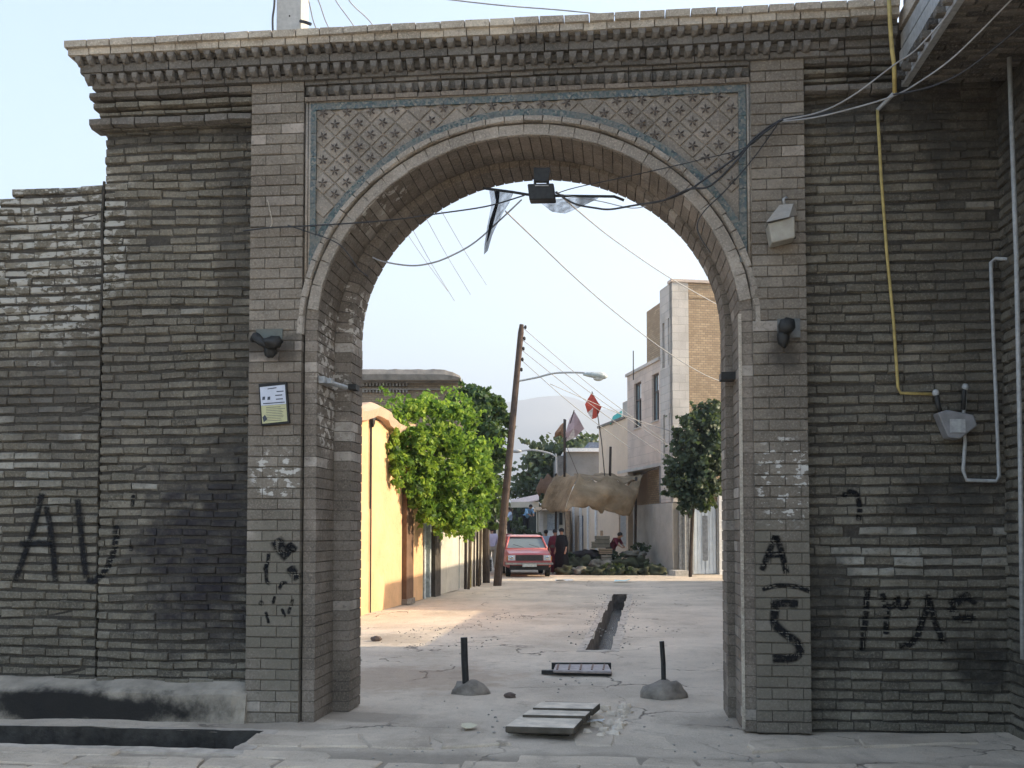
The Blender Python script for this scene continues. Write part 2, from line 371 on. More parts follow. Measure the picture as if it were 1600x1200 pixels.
def build_ground():
    m = MB(); s = .07; nx = int(17/s); ny = int(26/s); x0, y0 = -9.0, 4.0
    # snap columns/rows to channel
    xs = [x0+17*i/nx for i in range(nx+1)]; ys = [y0+26*i/ny for i in range(ny+1)]
    def snap(L, v): L[min(range(len(L)), key=lambda i: abs(L[i]-v))] = v
    snap(ys, CH[1]); snap(ys, CH[3]); snap(xs, CH[2])
    m.v = [Vector((x, y, gh(x, y))) for y in ys for x in xs]; m.t = [.5]*len(m.v)
    for j in range(ny):
        for i in range(nx):
            cx, cy = (xs[i]+xs[i+1])/2, (ys[j]+ys[j+1])/2
            if CH[1] < cy < CH[3] and cx < CH[2]: continue
            if JB[0].y-.1 < cy < JB[2].y+.1 and inpoly(cx, cy, JB): continue
            a = j*(nx+1)+i; m.f.append((a, a+1, a+nx+2, a+nx+1)); m.mi.append(0)
    # far ground round it
    B = 5000; i0 = (-9.0, 4.0); i1 = (8.0, 30.0)
    o = [(-B,-B),(B,-B),(B,B),(-B,B)]; q = [(i0[0],i0[1]),(i1[0],i0[1]),(i1[0],i1[1]),(i0[0],i1[1])]
    m.add([(a, b, 0) for a, b in o+q], [(0,1,5,4),(1,2,6,5),(2,3,7,6),(3,0,4,7)])
    g = m.build('ground', M_ground, kind='structure', smooth=True)
    # gutter beds and walls
    m = MB(); d = .38
    P = [Vector((CH[0], CH[1], 0)), Vector((CH[2], CH[1], 0)), Vector((CH[2], CH[3], 0)), Vector((CH[0], CH[3], 0))]
    for Q, dd in ((P, .62), (JB, .42)):
        Q = [Vector((p.x, p.y, 0)) for p in Q]; n = 4; bt = [p-UZ*dd for p in Q]; tp = [p+UZ*.012 for p in Q]
        
        def off(i):
            a, b, c3 = Q[i-1], Q[i], Q[(i+1) % 4]; e1 = (b-a).normalized(); e2 = (c3-b).normalized(); return b+(e1-e2)*.11
        ou = [off(i)+UZ*.008 for i in range(4)]; ou2 = [p-UZ*.05 for p in ou]
        K = 40 if Q[0].x > -5 else 90; I = []; O = []
        for i in range(4):
            for q in range(K):
                f = q/K; a = tp[i].lerp(tp[(i+1) % 4], f); b = ou[i].lerp(ou[(i+1) % 4], f); nn = (b-a).normalized()
                I.append(a+nn*(.022*noise.noise(a*5)+.012*noise.noise(a*17)-.004)+UZ*.006*noise.noise(a*9)); O.append(b+nn*(.07*noise.noise(b*3.1)+.03*noise.noise(b*11))-UZ*.004)
        n4 = 4*K; m.add([p-UZ*.002 for p in bt], [(0,1,2,3)]); m.add(I+[Vector((p.x, p.y, -dd)) for p in I], [(i, (i+1) % n4, n4+(i+1) % n4, n4+i) for i in range(n4)])
        ml = MB(); ml.add(I+O+[p-UZ*.06 for p in O], [(a*n4+i, a*n4+(i+1) % n4, b*n4+(i+1) % n4, b*n4+i) for a, b in ((0,1),(1,2)) for i in range(n4)])
        fixn(ml.build('gutter_kerb', simple('worn gutter kerb', (.47,.41,.34), .95, .1, .3, 6, bump=.02), kind='structure'))
        fixn(m.build('gutter', simple(('black gutter silt' if Q[0].x < -5 else 'damp gutter cement'), ((.05,.046,.04) if Q[0].x < -5 else (.15,.13,.11)), .9, .2, .5, 8, bump=.02), kind='structure')); m = MB()
    m = MB(); Q = [Vector((p.x, p.y, -.36)) for p in JB]; m.add(Q, [(0,1,2,3)])
    k = N('gutter water', .12, .6); k.bump(k.noise(22, 4), .02, .7); k.col(k.ramp(k.noise(9, 5), [(.4, (.05,.05,.045)), (.6, (.16,.155,.14))]))
    m.build('water', k.m, kind='structure')
build_ground()

# ---- paving stones across the foreground
pv = MB(); pv.box((-8.6, 4.3, -.06), (7.6, 6.2, -.03)); pave = pv.build('pavement', M_conc, kind='structure')
def stone_poly(P, z0, z1, r):
    m = MB(); n = len(P); c = sum(P, Vector())/n
    ti = [p+(c-p).normalized()*.012 for p in P]; tl = (r.uniform(-.012,.012), r.uniform(-.012,.012))
    top = [Vector((p.x, p.y, z1+(p.x-c.x)*tl[0]+(p.y-c.y)*tl[1])) for p in ti]
    mid = [Vector((p.x, p.y, z1-.010)) for p in P]; bot = [Vector((p.x, p.y, z0)) for p in P]
    m.add(top+mid+bot, [tuple(range(n))]+[(n+i, n+(i+1) % n, (i+1) % n, i) for i in range(n)]+[(2*n+i, 2*n+(i+1) % n, n+(i+1) % n, n+i) for i in range(n)])
    return m
rs = random.Random(3)
rows = [4.4, 4.95, 5.5, 5.95, 6.35, 6.68, 6.98, 7.24]
for j in range(len(rows)-1):
    x = -5.2+rs.uniform(0, .4); 
    while x < 6.4:
        wd = rs.uniform(.35, .95); ya, yb = rows[j]+.02, rows[j+1]-.012
        def jt(): return rs.uniform(-.035, .035)
        P0 = [(x+.012,ya),(x+wd*.3,ya),(x+wd*.65,ya),(x+wd-.012,ya),(x+wd-.01,(ya+yb)/2),(x+wd-.012,yb),(x+wd*.7,yb),(x+wd*.35,yb),(x+.012,yb),(x+.01,(ya+yb)/2)]
        P = [Vector((a+jt()*.8, b+jt()*.7, 0)) for a, b in P0]
        P_old = [Vector((x+.015+jt(), ya+jt(), 0)), Vector((x+wd*.5, ya+jt(), 0)), Vector((x+wd-.015+jt(), ya+jt(), 0)), Vector((x+wd-.01+jt(), yb+jt()*.6, 0)), Vector((x+wd*.45, yb+jt()*.8, 0)), Vector((x+.01+jt(), yb+jt()*.6, 0))]
        zc = gh(x+wd/2, (ya+yb)/2)
        if rs.random() < .82: stone_poly(P, zc-.05, zc+rs.uniform(.008, .024), rs).build('paving_stone', M_stone, pave)
        x += wd
# broken edge stones in front of the gate
for (a, b, c_, d_) in (((480,1152),(560,1150),(575,1170),(470,1170)), ((565,1150),(672,1152),(678,1172),(580,1170)), ((676,1150),(760,1150),(800,1166),(690,1170)),
                   ((905,1146),(960,1142),(955,1165),(900,1165)), ((960,1143),(1040,1150),(1060,1168),(962,1166)), ((1170,1158),(1330,1150),(1345,1166),(1175,1176)),
                   ((1340,1150),(1500,1146),(1530,1162),(1350,1168)), ((400,1148),(478,1152),(466,1168),(385,1166))):
    P = [G(*q) for q in (d_, c_, b, a)]; P = [Vector((p.x, p.y, 0)) for p in P]; P = [q2 for i_ in range(4) for q2 in (P[i_], P[i_].lerp(P[(i_+1) % 4], .33)+Vector((rs.uniform(-.03,.03), rs.uniform(-.02,.02), 0)), P[i_].lerp(P[(i_+1) % 4], .68)+Vector((rs.uniform(-.03,.03), rs.uniform(-.02,.02), 0)))]; cc = sum(P, Vector())/12; z = gh(cc.x, cc.y)
    stone_poly(P, z-.05, z+rs.uniform(.006, .022), rs).build('paving_stone', M_stone, pave)

# ---- mountains
def mountains():
    m = MB(); pts = [(-400,640),(100,600),(400,610),(560,640),(700,640),(780,632),(815,624),(850,619),(890,620),(915,628),(945,640),(985,642),(1040,650),(1150,640),(1400,610),(1900,600),(2400,640)]
    rows_ = 6; n = 140; xs = [-400+2800*i/n for i in range(n+1)]
    def top(x):
        for (a, ya), (b, yb) in zip(pts, pts[1:]):
            if a <= x <= b: t = (x-a)/(b-a); t = t*t*(3-2*t); return ya+(yb-ya)*t
        return 640
    vs = []
    for j in range(rows_+1):
        f = j/rows_
        for x in xs:
            y = 829-(829-top(x))*f+ (4*noise.noise(Vector((x*.02, j, 2))) if j else 0)+(2*noise.noise(Vector((x*.09, j*.5, 2))) if j else 0)
            z = 2700+900*f+140*noise.noise(Vector((x*.012, f*3, 7)))
            p = C(x, y, z)
            vs.append(p)
    m.add(vs, [(j*(n+1)+i, j*(n+1)+i+1, (j+1)*(n+1)+i+1, (j+1)*(n+1)+i) for j in range(rows_) for i in range(n)])
    # back slope
    b0 = len(m.v); m.add([C(x, 828, 4300) for x in xs], []); T = rows_*(n+1)
    m.f += [(T+i, T+i+1, b0+i+1, b0+i) for i in range(n)]; m.mi += [0]*n
    m.build('mountain', simple('bare hill', (.22,.20,.17), .95, .1, .3, .004), kind='structure', smooth=True)
mountains()
hz = MB(); hz.box((-4800,-700,-2), (4800,4700,700)); ho = hz.build('haze', None, kind='stuff')
hm = bpy.data.materials.new('haze'); hm.use_nodes = True; ht = hm.node_tree; ht.nodes.remove(ht.nodes['Principled BSDF'])
pvn = ht.nodes.new('ShaderNodeVolumePrincipled'); pvn.inputs['Density'].default_value = .00052; pvn.inputs['Color'].default_value = (.74,.85,1,1)
pvn.inputs['Anisotropy'].default_value = .2
ht.links.new(pvn.outputs[0], ht.nodes['Material Output'].inputs['Volume']); ho.data.materials.clear(); ho.data.materials.append(hm)

# ================================================================== GATEWAY
XL = W(158, 600, YW).x; XR = W(1567, 600, YW).x; XE = W(1398, 60, Y0).x
PL0, PL1 = W(388, 600, Y0).x, W(471, 600, Y0).x
PR0, PR1 = W(1177, 600, Y0).x, W(1262, 600, Y0).x
def HZ(py, Y, px=420): return W(px, py, Y).z
ZP = HZ(128, Y0)       # top of the piers
ZT = HZ(46, Y0-.2)
gate = thing('brick_gateway', (0, Y0, 0), 'tall arched brick gateway with two piers, tiled spandrels and toothed cornice', 'gateway')
A1L, A1R, A1T = W(495, 600, YR).x, W(1157, 600, YR).x, W(823, 213, YR).z
A2Y = YR+.55
A2L, A2R, A2T = W(549, 560, A2Y).x, W(1133, 560, A2Y).x, W(842, 258, A2Y).z
class Arch:
    def __init__(s, xl, xr, zt, rise):
        s.cx = (xl+xr)/2; s.a = (xr-xl)/2; s.b = s.a*rise; s.zs = zt-s.b
    def path(s, pitch, off=0, legs=True):
        P = []
        if legs:
            z = 0
            while z < s.zs: P.append((Vector((s.cx-s.a-off, 0, z)), Vector((-1,0,0)))); z += .02
        n = 600
        for i in range(n+1):
            t = math.pi*(1-i/n); nx, nz = math.cos(t)/s.a, math.sin(t)/s.b; l = math.hypot(nx, nz); nn = Vector((nx/l, 0, nz/l))
            P.append((Vector((s.cx+s.a*math.cos(t), 0, s.zs+s.b*math.sin(t)))+nn*off, nn))
        if legs:
            z = s.zs
            while z > 0: P.append((Vector((s.cx+s.a+off, 0, z)), Vector((1,0,0)))); z -= .02
        out = []; L = 0; tot = sum((P[i+1][0]-P[i][0]).length for i in range(len(P)-1)); k = max(1, round(tot/pitch)); st = tot/k; nxt = st/2
        for i in range(len(P)-1):
            d = (P[i+1][0]-P[i][0]).length
            while L+d >= nxt and len(out) < k and d > 0:
                f = (nxt-L)/d; out.append((P[i][0].lerp(P[i+1][0], f), P[i][1].lerp(P[i+1][1], f).normalized(), (P[i+1][0]-P[i][0]).normalized())); nxt += st
            L += d
        return out, st
    def zat(s, x, off=0):
        a, b = s.a+off, s.b+off; q = 1-((x-s.cx)/a)**2
        return s.zs+b*math.sqrt(q) if q > 0 else None
AR1 = Arch(A1L, A1R, A1T, .93); AR2 = Arch(A2L, A2R, A2T, .90)
def band(m, ar, off0, off1, ya, yb, legs=True, n=90, z0=0):
    """solid arched band"""
    prof = []
    if legs: prof.append((Vector((ar.cx-ar.a, 0, z0)), Vector((-1,0,0))))
    for i in range(n+1):
        t = math.pi*(1-i/n); nx, nz = math.cos(t)/ar.a, math.sin(t)/ar.b; l = math.hypot(nx, nz)
        prof.append((Vector((ar.cx+ar.a*math.cos(t), 0, ar.zs+ar.b*math.sin(t))), Vector((nx/l, 0, nz/l))))
    if legs: prof.append((Vector((ar.cx+ar.a, 0, z0)), Vector((1,0,0))))
    vs = []
    for p, nn in prof:
        a, b = p+nn*off0, p+nn*off1
        vs += [(a.x, ya, a.z), (b.x, ya, b.z), (b.x, yb, b.z), (a.x, yb, a.z)]
    k = len(prof); fs = [(4*i+j, 4*i+(j+1) % 4, 4*(i+1)+(j+1) % 4, 4*(i+1)+j) for i in range(k-1) for j in range(4)]
    fs += [(0,1,2,3), (4*k-4, 4*k-1, 4*k-2, 4*k-3)]
    m.add(vs, fs)
# core of the wall
def core():
    m = MB(); ar = AR1; y0c, y1c = YR+.03, A2Y+.40; n = 80; zt = ZT-.12
    x0, x1 = PL1+.004, PR0-.004
    def col(xa, xb, za, zb):
        pass
    xs = [ar.cx-(ar.a+.11)*math.cos(math.pi*i/n) for i in range(n+1)]
    zb = [ar.zat(x, .11) or ar.zs for x in xs]; zb[0] = zb[-1] = ar.zs
    vs = []; fs = []
    for x, z in zip(xs, zb): vs += [(x, y0c, z), (x, y0c, zt), (x, y1c, zt), (x, y1c, z)]
    for i in range(n): fs += [(4*i+j, 4*i+(j+1) % 4, 4*i+4+(j+1) % 4, 4*i+4+j) for j in range(4)]
    m.add(vs, fs); m.box((x0, y0c, 0), (xs[0], y1c, zt)); m.box((xs[-1], y0c, 0), (x1, y1c, zt))
    fixn(m.build('core', M_mort2, gate))
    m = MB(); m.box((PL0+.015, Y0+.012, 0), (PL1-.006, y1c, ZP)); m.build('pier_core', M_mort2, gate); m = MB(); m.box((PR0+.006, Y0+.012, 0), (PR1-.015, y1c, ZP)); m.build('pier_core', M_mort2, gate)
core()
# piers
bs = Bricks()
for a, b in ((PL0, PL1), (PR0, PR1)):
    lay(bs, Vector((a, Y0, 0)), UX, b-a, .0, ZP, .0885, (b-a)/1.75, .007, .005, 'neat', 0, .10, jit=.002, tone=lambda p: '_light' if rnd.random() < .03 else ('_dark' if rnd.random() < .05 else ''))
bs.finish(gate, 'brick', M_pier, ray=True)
bs = Bricks()   # sides of the piers towards the wings, and pier inner returns
lay(bs, Vector((PL0, YW+.03, 0)), Vector((0,-1,0)), YW+.03-Y0-.004, 0, ZP, .0885, .2, .007, .005, 'neat', 0, .06, jit=.001)
lay(bs, Vector((PR1, Y0+.004, 0)), Vector((0,1,0)), YW+.03-Y0, 0, ZP, .0885, .2, .007, .005, 'neat', 0, .06, jit=.001)
bs.finish(gate, 'return_brick', M_pier)
# arch orders
def order(ar, thick, ya, yb, name, nd, mat, matm, pitch=.0885):
    bs = Bricks(); P, st = ar.path(pitch); L = (yb-ya)/nd
    for k, (p, nn, tg) in enumerate(P):
        sp = [0, L*.72, yb-ya] if k % 2 else [0, L*1.2, yb-ya]
        for a, b in zip(sp, sp[1:]):
            q = Vector((p.x, ya+(a+b)/2, p.z)); up = tg
            bs.add(q-nn*rnd.uniform(-.001, .002), UY, nn, up, b-a-.004, min(thick, .21), st-.006, 'crisp'+('_light' if rnd.random() < .05 else ''))
    bs.finish(gate, name, mat, rest=name+'_rest')
    m = MB(); band(m, ar, .009, thick, ya+.004, yb-.01); fixn(m.build(name+'_bed', matm, gate))
order(AR1, .105, YR, YR+.55, 'voussoir', 2, M_vous, M_mort2)
order(AR2, .22, A2Y+.004, A2Y+.40, 'inner_voussoir', 2, M_vous, M_mort2)
# plastered face band and roll moulding round the arch
def ringpieces(ar, off0, off1, yf, dep, pitch, name, mat, t0=4, t1=176, key='neat', ph=0):
    bs = Bricks(); P, st = ar.path(pitch, (off0+off1)/2, legs=False)
    for p, nn, tg in P:
        ang = math.degrees(math.atan2(nn.z, nn.x))
        if not t0 < ang < t1: continue
        bs.add(Vector((p.x, yf, p.z)), tg, UY, nn, st-.004, dep, off1-off0, key)
    bs.finish(gate, name, mat, rest=name+'_rest')
ringpieces(AR1, .006, .100, YR-.012, .06, .21, 'arch_band_brick', M_plas)
ringpieces(AR1, .112, .168, YR-.045, .09, .16, 'roll_brick', M_plas, 2, 178, 'old')
# spandrel panel
PXL, PXR = W(484, 300, YR).x, W(1166, 300, YR).x
def ZPT(x): return HZ(150, YR, 660)
ZPT0 = W(1000, 141, YR).z
M_terra = brick_mat('terracotta tile', [(.23,.203,.170), (.27,.238,.198), (.31,.27,.226)], (.4,.33,.28), (.18,.14,.12), bumpd=.003)
k = N('turquoise mosaic', .55, .4)
vo = k.n('ShaderNodeTexVoronoi'); vo.inputs['Scale'].default_value = 58; k.l(k.pos(), vo.inputs['Vector'])
c = k.ramp(vo.outputs['Color'], [(.15, (.035,.05,.055)), (.35, (.055,.095,.092)), (.5, (.16,.155,.13)), (.7, (.06,.085,.095)), (.85, (.22,.20,.165))])
c = k.mix(k.mr(k.noise(5, 5), .4, .7, 0, .6), c, (.12,.12,.105)); k.bump(vo.outputs['Distance'], .004); M_turq = k.col(c)
def panel():
    m = MB(); n = 110; off = .165; xs = [PXL+(PXR-PXL)*i/n for i in range(n+1)]; vs = []; fs = []
    for x in xs:
        zb = AR1.zat(x, off); zb = max(zb if zb else 0, HZ(440, YR)); vs += [(x, YR+.005, zb), (x, YR+.005, ZPT0)]
    for i in range(n): fs.append((2*i, 2*i+2, 2*i+3, 2*i+1))
    m.add(vs, fs); fixn(m.build('spandrel_panel', M_terra, gate))
    bw = .058; y0b = YR-.022
    bm_ = MB(); d = .05
    L = PXR-PXL; nseg = 16
    for i in range(nseg):
        a = PXL+L*i/nseg; mm = MB(); mm.box((a+.001, y0b, ZPT0-bw), (a+L/nseg-.001, y0b+d, ZPT0)); mm.build('border_tile', M_turq, gate)
    zb = HZ(430, YR); nv = 7
    for xx in (PXL, PXR-bw):
        for i in range(nv):
            a = zb+(ZPT0-bw-zb)*i/nv; mm = MB(); mm.box((xx, y0b, a+.002), (xx+bw, y0b+d, a+(ZPT0-bw-zb)/nv-.002)); mm.build('border_tile', M_turq, gate)
    # arc border pieces
    t0, t1 = 14, 166; ns = 34
    for s_ in range(ns):
        mm = MB(); vs = []
        for e in range(4):
            t = R(t1-(t1-t0)*(s_+e/3*.99)/ns); nx, nz = math.cos(t)/AR1.a, math.sin(t)/AR1.b; l = math.hypot(nx, nz); nn = Vector((nx/l,0,nz/l))
            p = Vector((AR1.cx+AR1.a*math.cos(t), 0, AR1.zs+AR1.b*math.sin(t)))
            for of in (.168, .168+bw*.95):
                q = p+nn*of; q.x = max(PXL+.002, min(PXR-.002, q.x)); q.z = min(q.z, ZPT0-.002)
                vs += [(q.x, y0b-.004, q.z), (q.x, y0b+d, q.z)]
        fs = []
        for e in range(3):
            a = 4*e; b = a+4; fs += [(a, a+2, b+2, b), (a+2, a+3, b+3, b+2), (a, b, b+1, a+1)]
        mm.add(vs, fs); fixn(mm.build('border_tile', M_turq, gate))
    # diamond tiles with a raised star
    def tile_mesh():
        me = bpy.data.meshes.new('tile'); a, b = .101, .096
        V = [(-a,.016,0),(0,.016,-b),(a,.016,0),(0,.016,b),(-a*.9,0,0),(0,0,-b*.9),(a*.9,0,0),(0,0,b*.9),(0,-.008,0)]
        me.from_pydata(V, [], [(0,1,5,4),(1,2,6,5),(2,3,7,6),(3,0,4,7),(4,5,8),(5,6,8),(6,7,8),(7,4,8)]); me.materials.append(M_terra)
        at = me.attributes.new('tint', 'FLOAT', 'POINT'); at.data.foreach_set('value', [.5]*9); return me
    def star_mesh(rot):
        V = [(0,-.026,0)]; Fc = []
        for i in range(5):
            a = rot+2*math.pi*i/5; r = .046
            V += [(math.cos(a)*r, -.016, math.sin(a)*r), (math.cos(a+.32)*r*.62, -.014, math.sin(a+.32)*r*.62), (math.cos(a-.32)*r*.62, -.006, math.sin(a-.32)*r*.62)]
            b = 1+3*i; Fc += [(0, b+2, b), (0, b, b+1)]
            V += []
        me = bpy.data.meshes.new('star'); me.from_pydata(V, [], Fc); me.materials.append(simple('dark terracotta', (.10,.085,.075), .9))
        return me
    tms = []
    for tt in (.15, .35, .5, .65, .85):
        mm_ = tile_mesh(); mm_.attributes['tint'].data.foreach_set('value', [tt]*9); tms.append(mm_); sts = [star_mesh(.3), star_mesh(.7), star_mesh(1.1)]
    row = 0; z = ZPT0-bw-.03
    dx, dz = .206, .100
    while z > HZ(430, YR):
        x = PXL+bw+.06+(dx/2 if row % 2 else 0)
        while x < PXR-bw-.03:
            zb = AR1.zat(x, .165+bw+.03)
            if zb is None: zb = 0
            okk = z > zb+.0
            # distance along normal
            q = ((x-AR1.cx)/(AR1.a+.165+bw+.025))**2+((z-AR1.zs)/(AR1.b+.165+bw+.025))**2
            if q > 1 and z < ZPT0-bw-.02:
                o = bpy.data.objects.new('tile', rnd.choice(tms)); LK(o); o.parent = gate; o.location = Vector((x, YR-.008, z))-ORG[gate]; ORG[o] = Vector((x, YR-.008, z))
                if rnd.random() < .06: x += dx; continue
                s = bpy.data.objects.new('star', rnd.choice(sts)); LK(s); s.parent = o; s.location = (0,0,0)
            x += dx
        z -= dz; row += 1
    # frame strips round the panel
    m = MB()
    for xa in (PL1+.006, PL1+.034, PXR+.006, PXR+.032):
        m.tube([(xa+.012, YR-.012, HZ(440, YR)), (xa+.012, YR-.012, ZPT0+.03)], .013, 8)
    m.tube([(PL1, YR-.012, ZPT0+.016), (PR0, YR-.012, ZPT0+.016)], .014, 8)
    m.build('frame_moulding', M_plas, gate, smooth=True)
panel()
# cornice
def layer(o, ya, yb, px, xa, xb, key, mat, name, l=.2, gap=.006, Yb=None, gh_=.006):
    yf = Y0-o; z1, z0 = HZ(ya, yf, px), HZ(yb, yf, px); n = max(1, round((xb-xa)/l)); st = (xb-xa)/n
    for i in range(n):
        CB[name, mat.name, mat].add(Vector((xa+st*(i+.5), yf+rnd.uniform(-.004,.004), (z0+z1)/2+rnd.uniform(-.002,.002))), UX, UY, UZ, st-gap*rnd.uniform(.6,1.5), (Yb or YW+.1)-yf, (z1-z0)-gh_, key)
    return z0, z1
from collections import defaultdict
class CBd(dict):
    def __missing__(s, k): s[k] = Bricks(); return s[k]
CB = CBd()
SO = .02
def xl(o): return XL-o-SO
layer(.20, 46, 58.5, 420, xl(.20), XE, 'neat', M_cope, 'coping_brick', .205, .008)
layer(.17, 58.8, 72, 420, xl(.18), XE, 'neat', M_cope, 'coping_brick', .19, .006)
layer(.095, 72, 86, 420, xl(.10), XE, 'neat', M_corn, 'cornice_brick', .2)
layer(.10, 86.5, 101, 420, xl(.11), XE, 'neat', M_corn, 'cornice_brick', .2)
layer(.035, 101, 117.5, 420, xl(.05), XE, 'neat', M_corn, 'cornice_brick', .2)
layer(.03, 118.5, 128, 420, xl(.03), XE, 'neat', M_corn, 'cornice_brick', .2)
# wings below
for (xa, xb, px) in ((XL, PL0, 250), (PR1, XE, 1320)):
    dy = 0 if px == 250 else -51
    for o, a, b, f in ((-.01, 138, 150, 1), (-.10, 150.5, 155, 1), (-.035, 155.5, 166, 1), (-.105, 166.5, 171, 1), (-.07, 171.5, 179, 1), (-.01, 179.5, 194, 1), (-.075, 194.5, 202, 1)):
        e = XL-max(.0, o+.11) if px == 250 else xa
        layer(o, a+dy, b+dy, px, e, xb-.004, 'old', M_corn if o > -.03 else M_old, 'cornice_brick', .2, Yb=YW+.1)
zA = HZ(128, Y0-.03, 420)
# between the piers
z3a = W(800, 127, YR-.03).z
def dentils(o, ya, yb, px, xa, xb, back, mat=M_corn, pitch=.104):
    m0 = None; yf = Y0-o; z1, z0 = HZ(ya, yf, px), HZ(yb, yf, px); n = int((xb-xa)/pitch)
    V = [(-.5,0,.5),(.5,0,.5),(.5,1,.5),(-.5,1,.5),(-.36,.0,-.1),(.36,.0,-.1),(0,.35,-.5),(-.5,1,-.5),(.5,1,-.5)]
    Fc = [(0,1,2,3),(0,4,5,1),(4,6,5),(0,3,7,4),(4,7,6),(1,5,8,2),(5,6,8),(6,7,8)]
    me = bpy.data.meshes.new('dentil'); me.from_pydata(V, [], Fc); me.materials.append(mat)
    at = me.attributes.new('tint', 'FLOAT', 'POINT'); at.data.foreach_set('value', [.7]*len(V))
    bm = bmesh.new(); bm.from_mesh(me); bmesh.ops.recalc_face_normals(bm, faces=bm.faces); bm.to_mesh(me); bm.free()
    for i in range(n):
        if rnd.random() < .02: continue
        o_ = bpy.data.objects.new('dentil', me); LK(o_); o_.parent = gate
        o_.location = Vector((xa+pitch*(i+.5)+rnd.uniform(-.006,.006), yf, (z0+z1)/2))-ORG[gate]; o_.scale = (.058*rnd.uniform(.85,1.15), back, (z1-z0)*rnd.uniform(.85, 1))
dentils(.16, 72.5, 85, 420, xl(.15), XE-.25, .07)
dentils(.10, 102, 116.5, 420, xl(.09), XE-.35, .07)
xa, xb = PL1+.003, PR0-.003
layer(-.03, 120, 129, 600, xa, xb, 'neat', M_corn, 'cornice_brick', .2) if False else None
layer(.0, 117, 128, 600, xa, xb, 'neat', M_corn, 'cornice_brick', .2)
layer(-.03, 128.5, 145, 600, xa, xb, 'neat', M_corn, 'cornice_brick', .2)
dentils(.03, 130, 144, 600, xa+.02, xb-.02, .065, M_corn)
layer(.0, 145.5, 154, 600, xa, xb, 'neat', M_vous, 'cornice_brick', .2)
for (nm, _, mt), b in CB.items(): b.finish(gate, nm, mt, maxn=140, rest=nm+'_rest')
# cornice bed behind the brick courses
m = MB(); m.box((XL+.02, YW+.02, HZ(203, YW, 250)), (PL0, A2Y+.4, HZ(138, YW, 250))); m.box((XL-.01, Y0+.05, HZ(137, YW, 250)), (PL0, A2Y+.39, ZT-.02)); m.box((PL0, Y0+.03, ZP-.05), (PL1+.01, A2Y+.4, ZT-.02)); m.box((PR0-.01, Y0+.03, ZP-.05), (PR1, A2Y+.4, ZT-.02))
m.box((PR1, Y0+.12, HZ(150, YW, 1320)), (XE, A2Y+.4, ZT-.02)); m.box((PL1+.01, Y0+.07, HZ(150, Y0, 600)), (PR0-.01, YR+.03, ZT-.02))
m.build('cornice_bed', M_corn, gate)
# side face of the gateway cornice end: stepped courses
m = MB()
for o, a, b in ((.20,46,58.5),(.17,59.5,72),(.11,73,86),(.11,86.5,101),(.06,101,117.5),(.03,118.5,128)):
    m.box((XL-o-SO+.01, Y0-o+.03, HZ(b, Y0-o)+.003), (XL+.05, A2Y+.4, HZ(a, Y0-o)-.003))
m.build('cornice_end', M_corn, gate)
m = MB(); m.box((A1R-.012, YR-.006, 0.02), (A1R+.012, YR+.02, AR1.zs+.1)); m.build('pale_arris', M_cope, gate)
# gate hinge irons on the left and right jambs
m = MB()
p = W(500, 592, YR+.02); m.box((A1L-.02, YR+.05, p.z-.028), (A1L+.05, YR+.30, p.z+.028)); m.box((A1L+.05, YR+.12, p.z-.022), (A1L+.09, YR+.2, p.z+.022)); m.tube([(A1L+.02, YR+.1, p.z), (A1L+.12, YR+.48, p.z-.01)], .022, 8)
m.build('hinge_stub', M_steel, gate)
m = MB(); p = W(1137, 585, YR+.3); m.box((A1R-.12, YR+.32, p.z-.035), (A1R+.03, YR+.50, p.z+.025)); m.box((A2L-.02, A2Y-.03, p.z-.05), (A2L+.05, A2Y+.1, p.z-.0)); m.build('hinge_stub', M_dark, gate)

# ================================================================== WING WALLS
def edge_tone(p):
    px, py, _ = proj(p)
    if 1305 < px < 1565 and 828 < py < 905: return '_light' if rnd.random() < (.62 if 855 < py < 900 else .35) else '_dark' if rnd.random() < .3 else ''
    if px < 110 and 620 < py < 870: return '_light' if rnd.random() < .28 else ''
    if 200 < px < 250 and 740 < py < 830: return '_light' if rnd.random() < .2 else ''
    if 20 < px < 110 and 300 < py < 420: return '_light' if rnd.random() < .15 else ''
    return '_light' if rnd.random() < .004 else ('_dark' if rnd.random() < .16 else '')
zc = HZ(196, YW, 250)
wl = thing('brick_wall', (XL, YW, 0), 'weathered left wing wall with wavy brick courses and black soot stain beside the pier', 'wall')
bs = Bricks(); lay(bs, Vector((XL, YW, 0)), UX, PL0-XL-.002, .26, zc, .0795, .215, .0155, .004, 'old', .024, .12, tone=edge_tone, jit=.010, skip=lambda p: rnd.random() < .003)
bs.finish(wl, 'brick', M_old, ray=True)
m = MB(); m.box((XL+.01, YW+.018, 0), (PL0-.004, YW+.45, zc)); m.build('wall_core', M_mort, wl)
# ragged left end of the wing wall above the low wall
bs = Bricks(); lay(bs, Vector((XL, YW+.40, 0)), Vector((0,-1,0)), .38, HZ(300, YW, 158), zc, .0795, .19, .017, .005, 'old', 0, .05, jit=.012); bs.finish(wl, 'end_brick', M_old)
YLW = YW+.03
low = thing('brick_wall', (-6, YLW, 0), 'lower boundary wall at far left with crumbling stepped top and light bricks', 'wall')
zt0 = HZ(296, YLW, 100); zt1 = HZ(322, YLW, 15); xlow0 = W(36, 305, YLW).x
def lowtop(p): return zt0 if p.x > xlow0 else zt0-.085*(1+int((xlow0-p.x)/.22))*1.0
bs = Bricks(); lay(bs, Vector((-6.2, YLW, 0)), UX, XL-.03+6.2, .26, zt0+.03, .081, .21, .0155, .004, 'old', .018, .12, tone=edge_tone, jit=.010, top=lowtop)
bs.finish(low, 'brick', M_old, ray=True)
m = MB(); m.box((xlow0, YLW+.018, 0), (XL-.035, YLW+.35, zt0-.04))
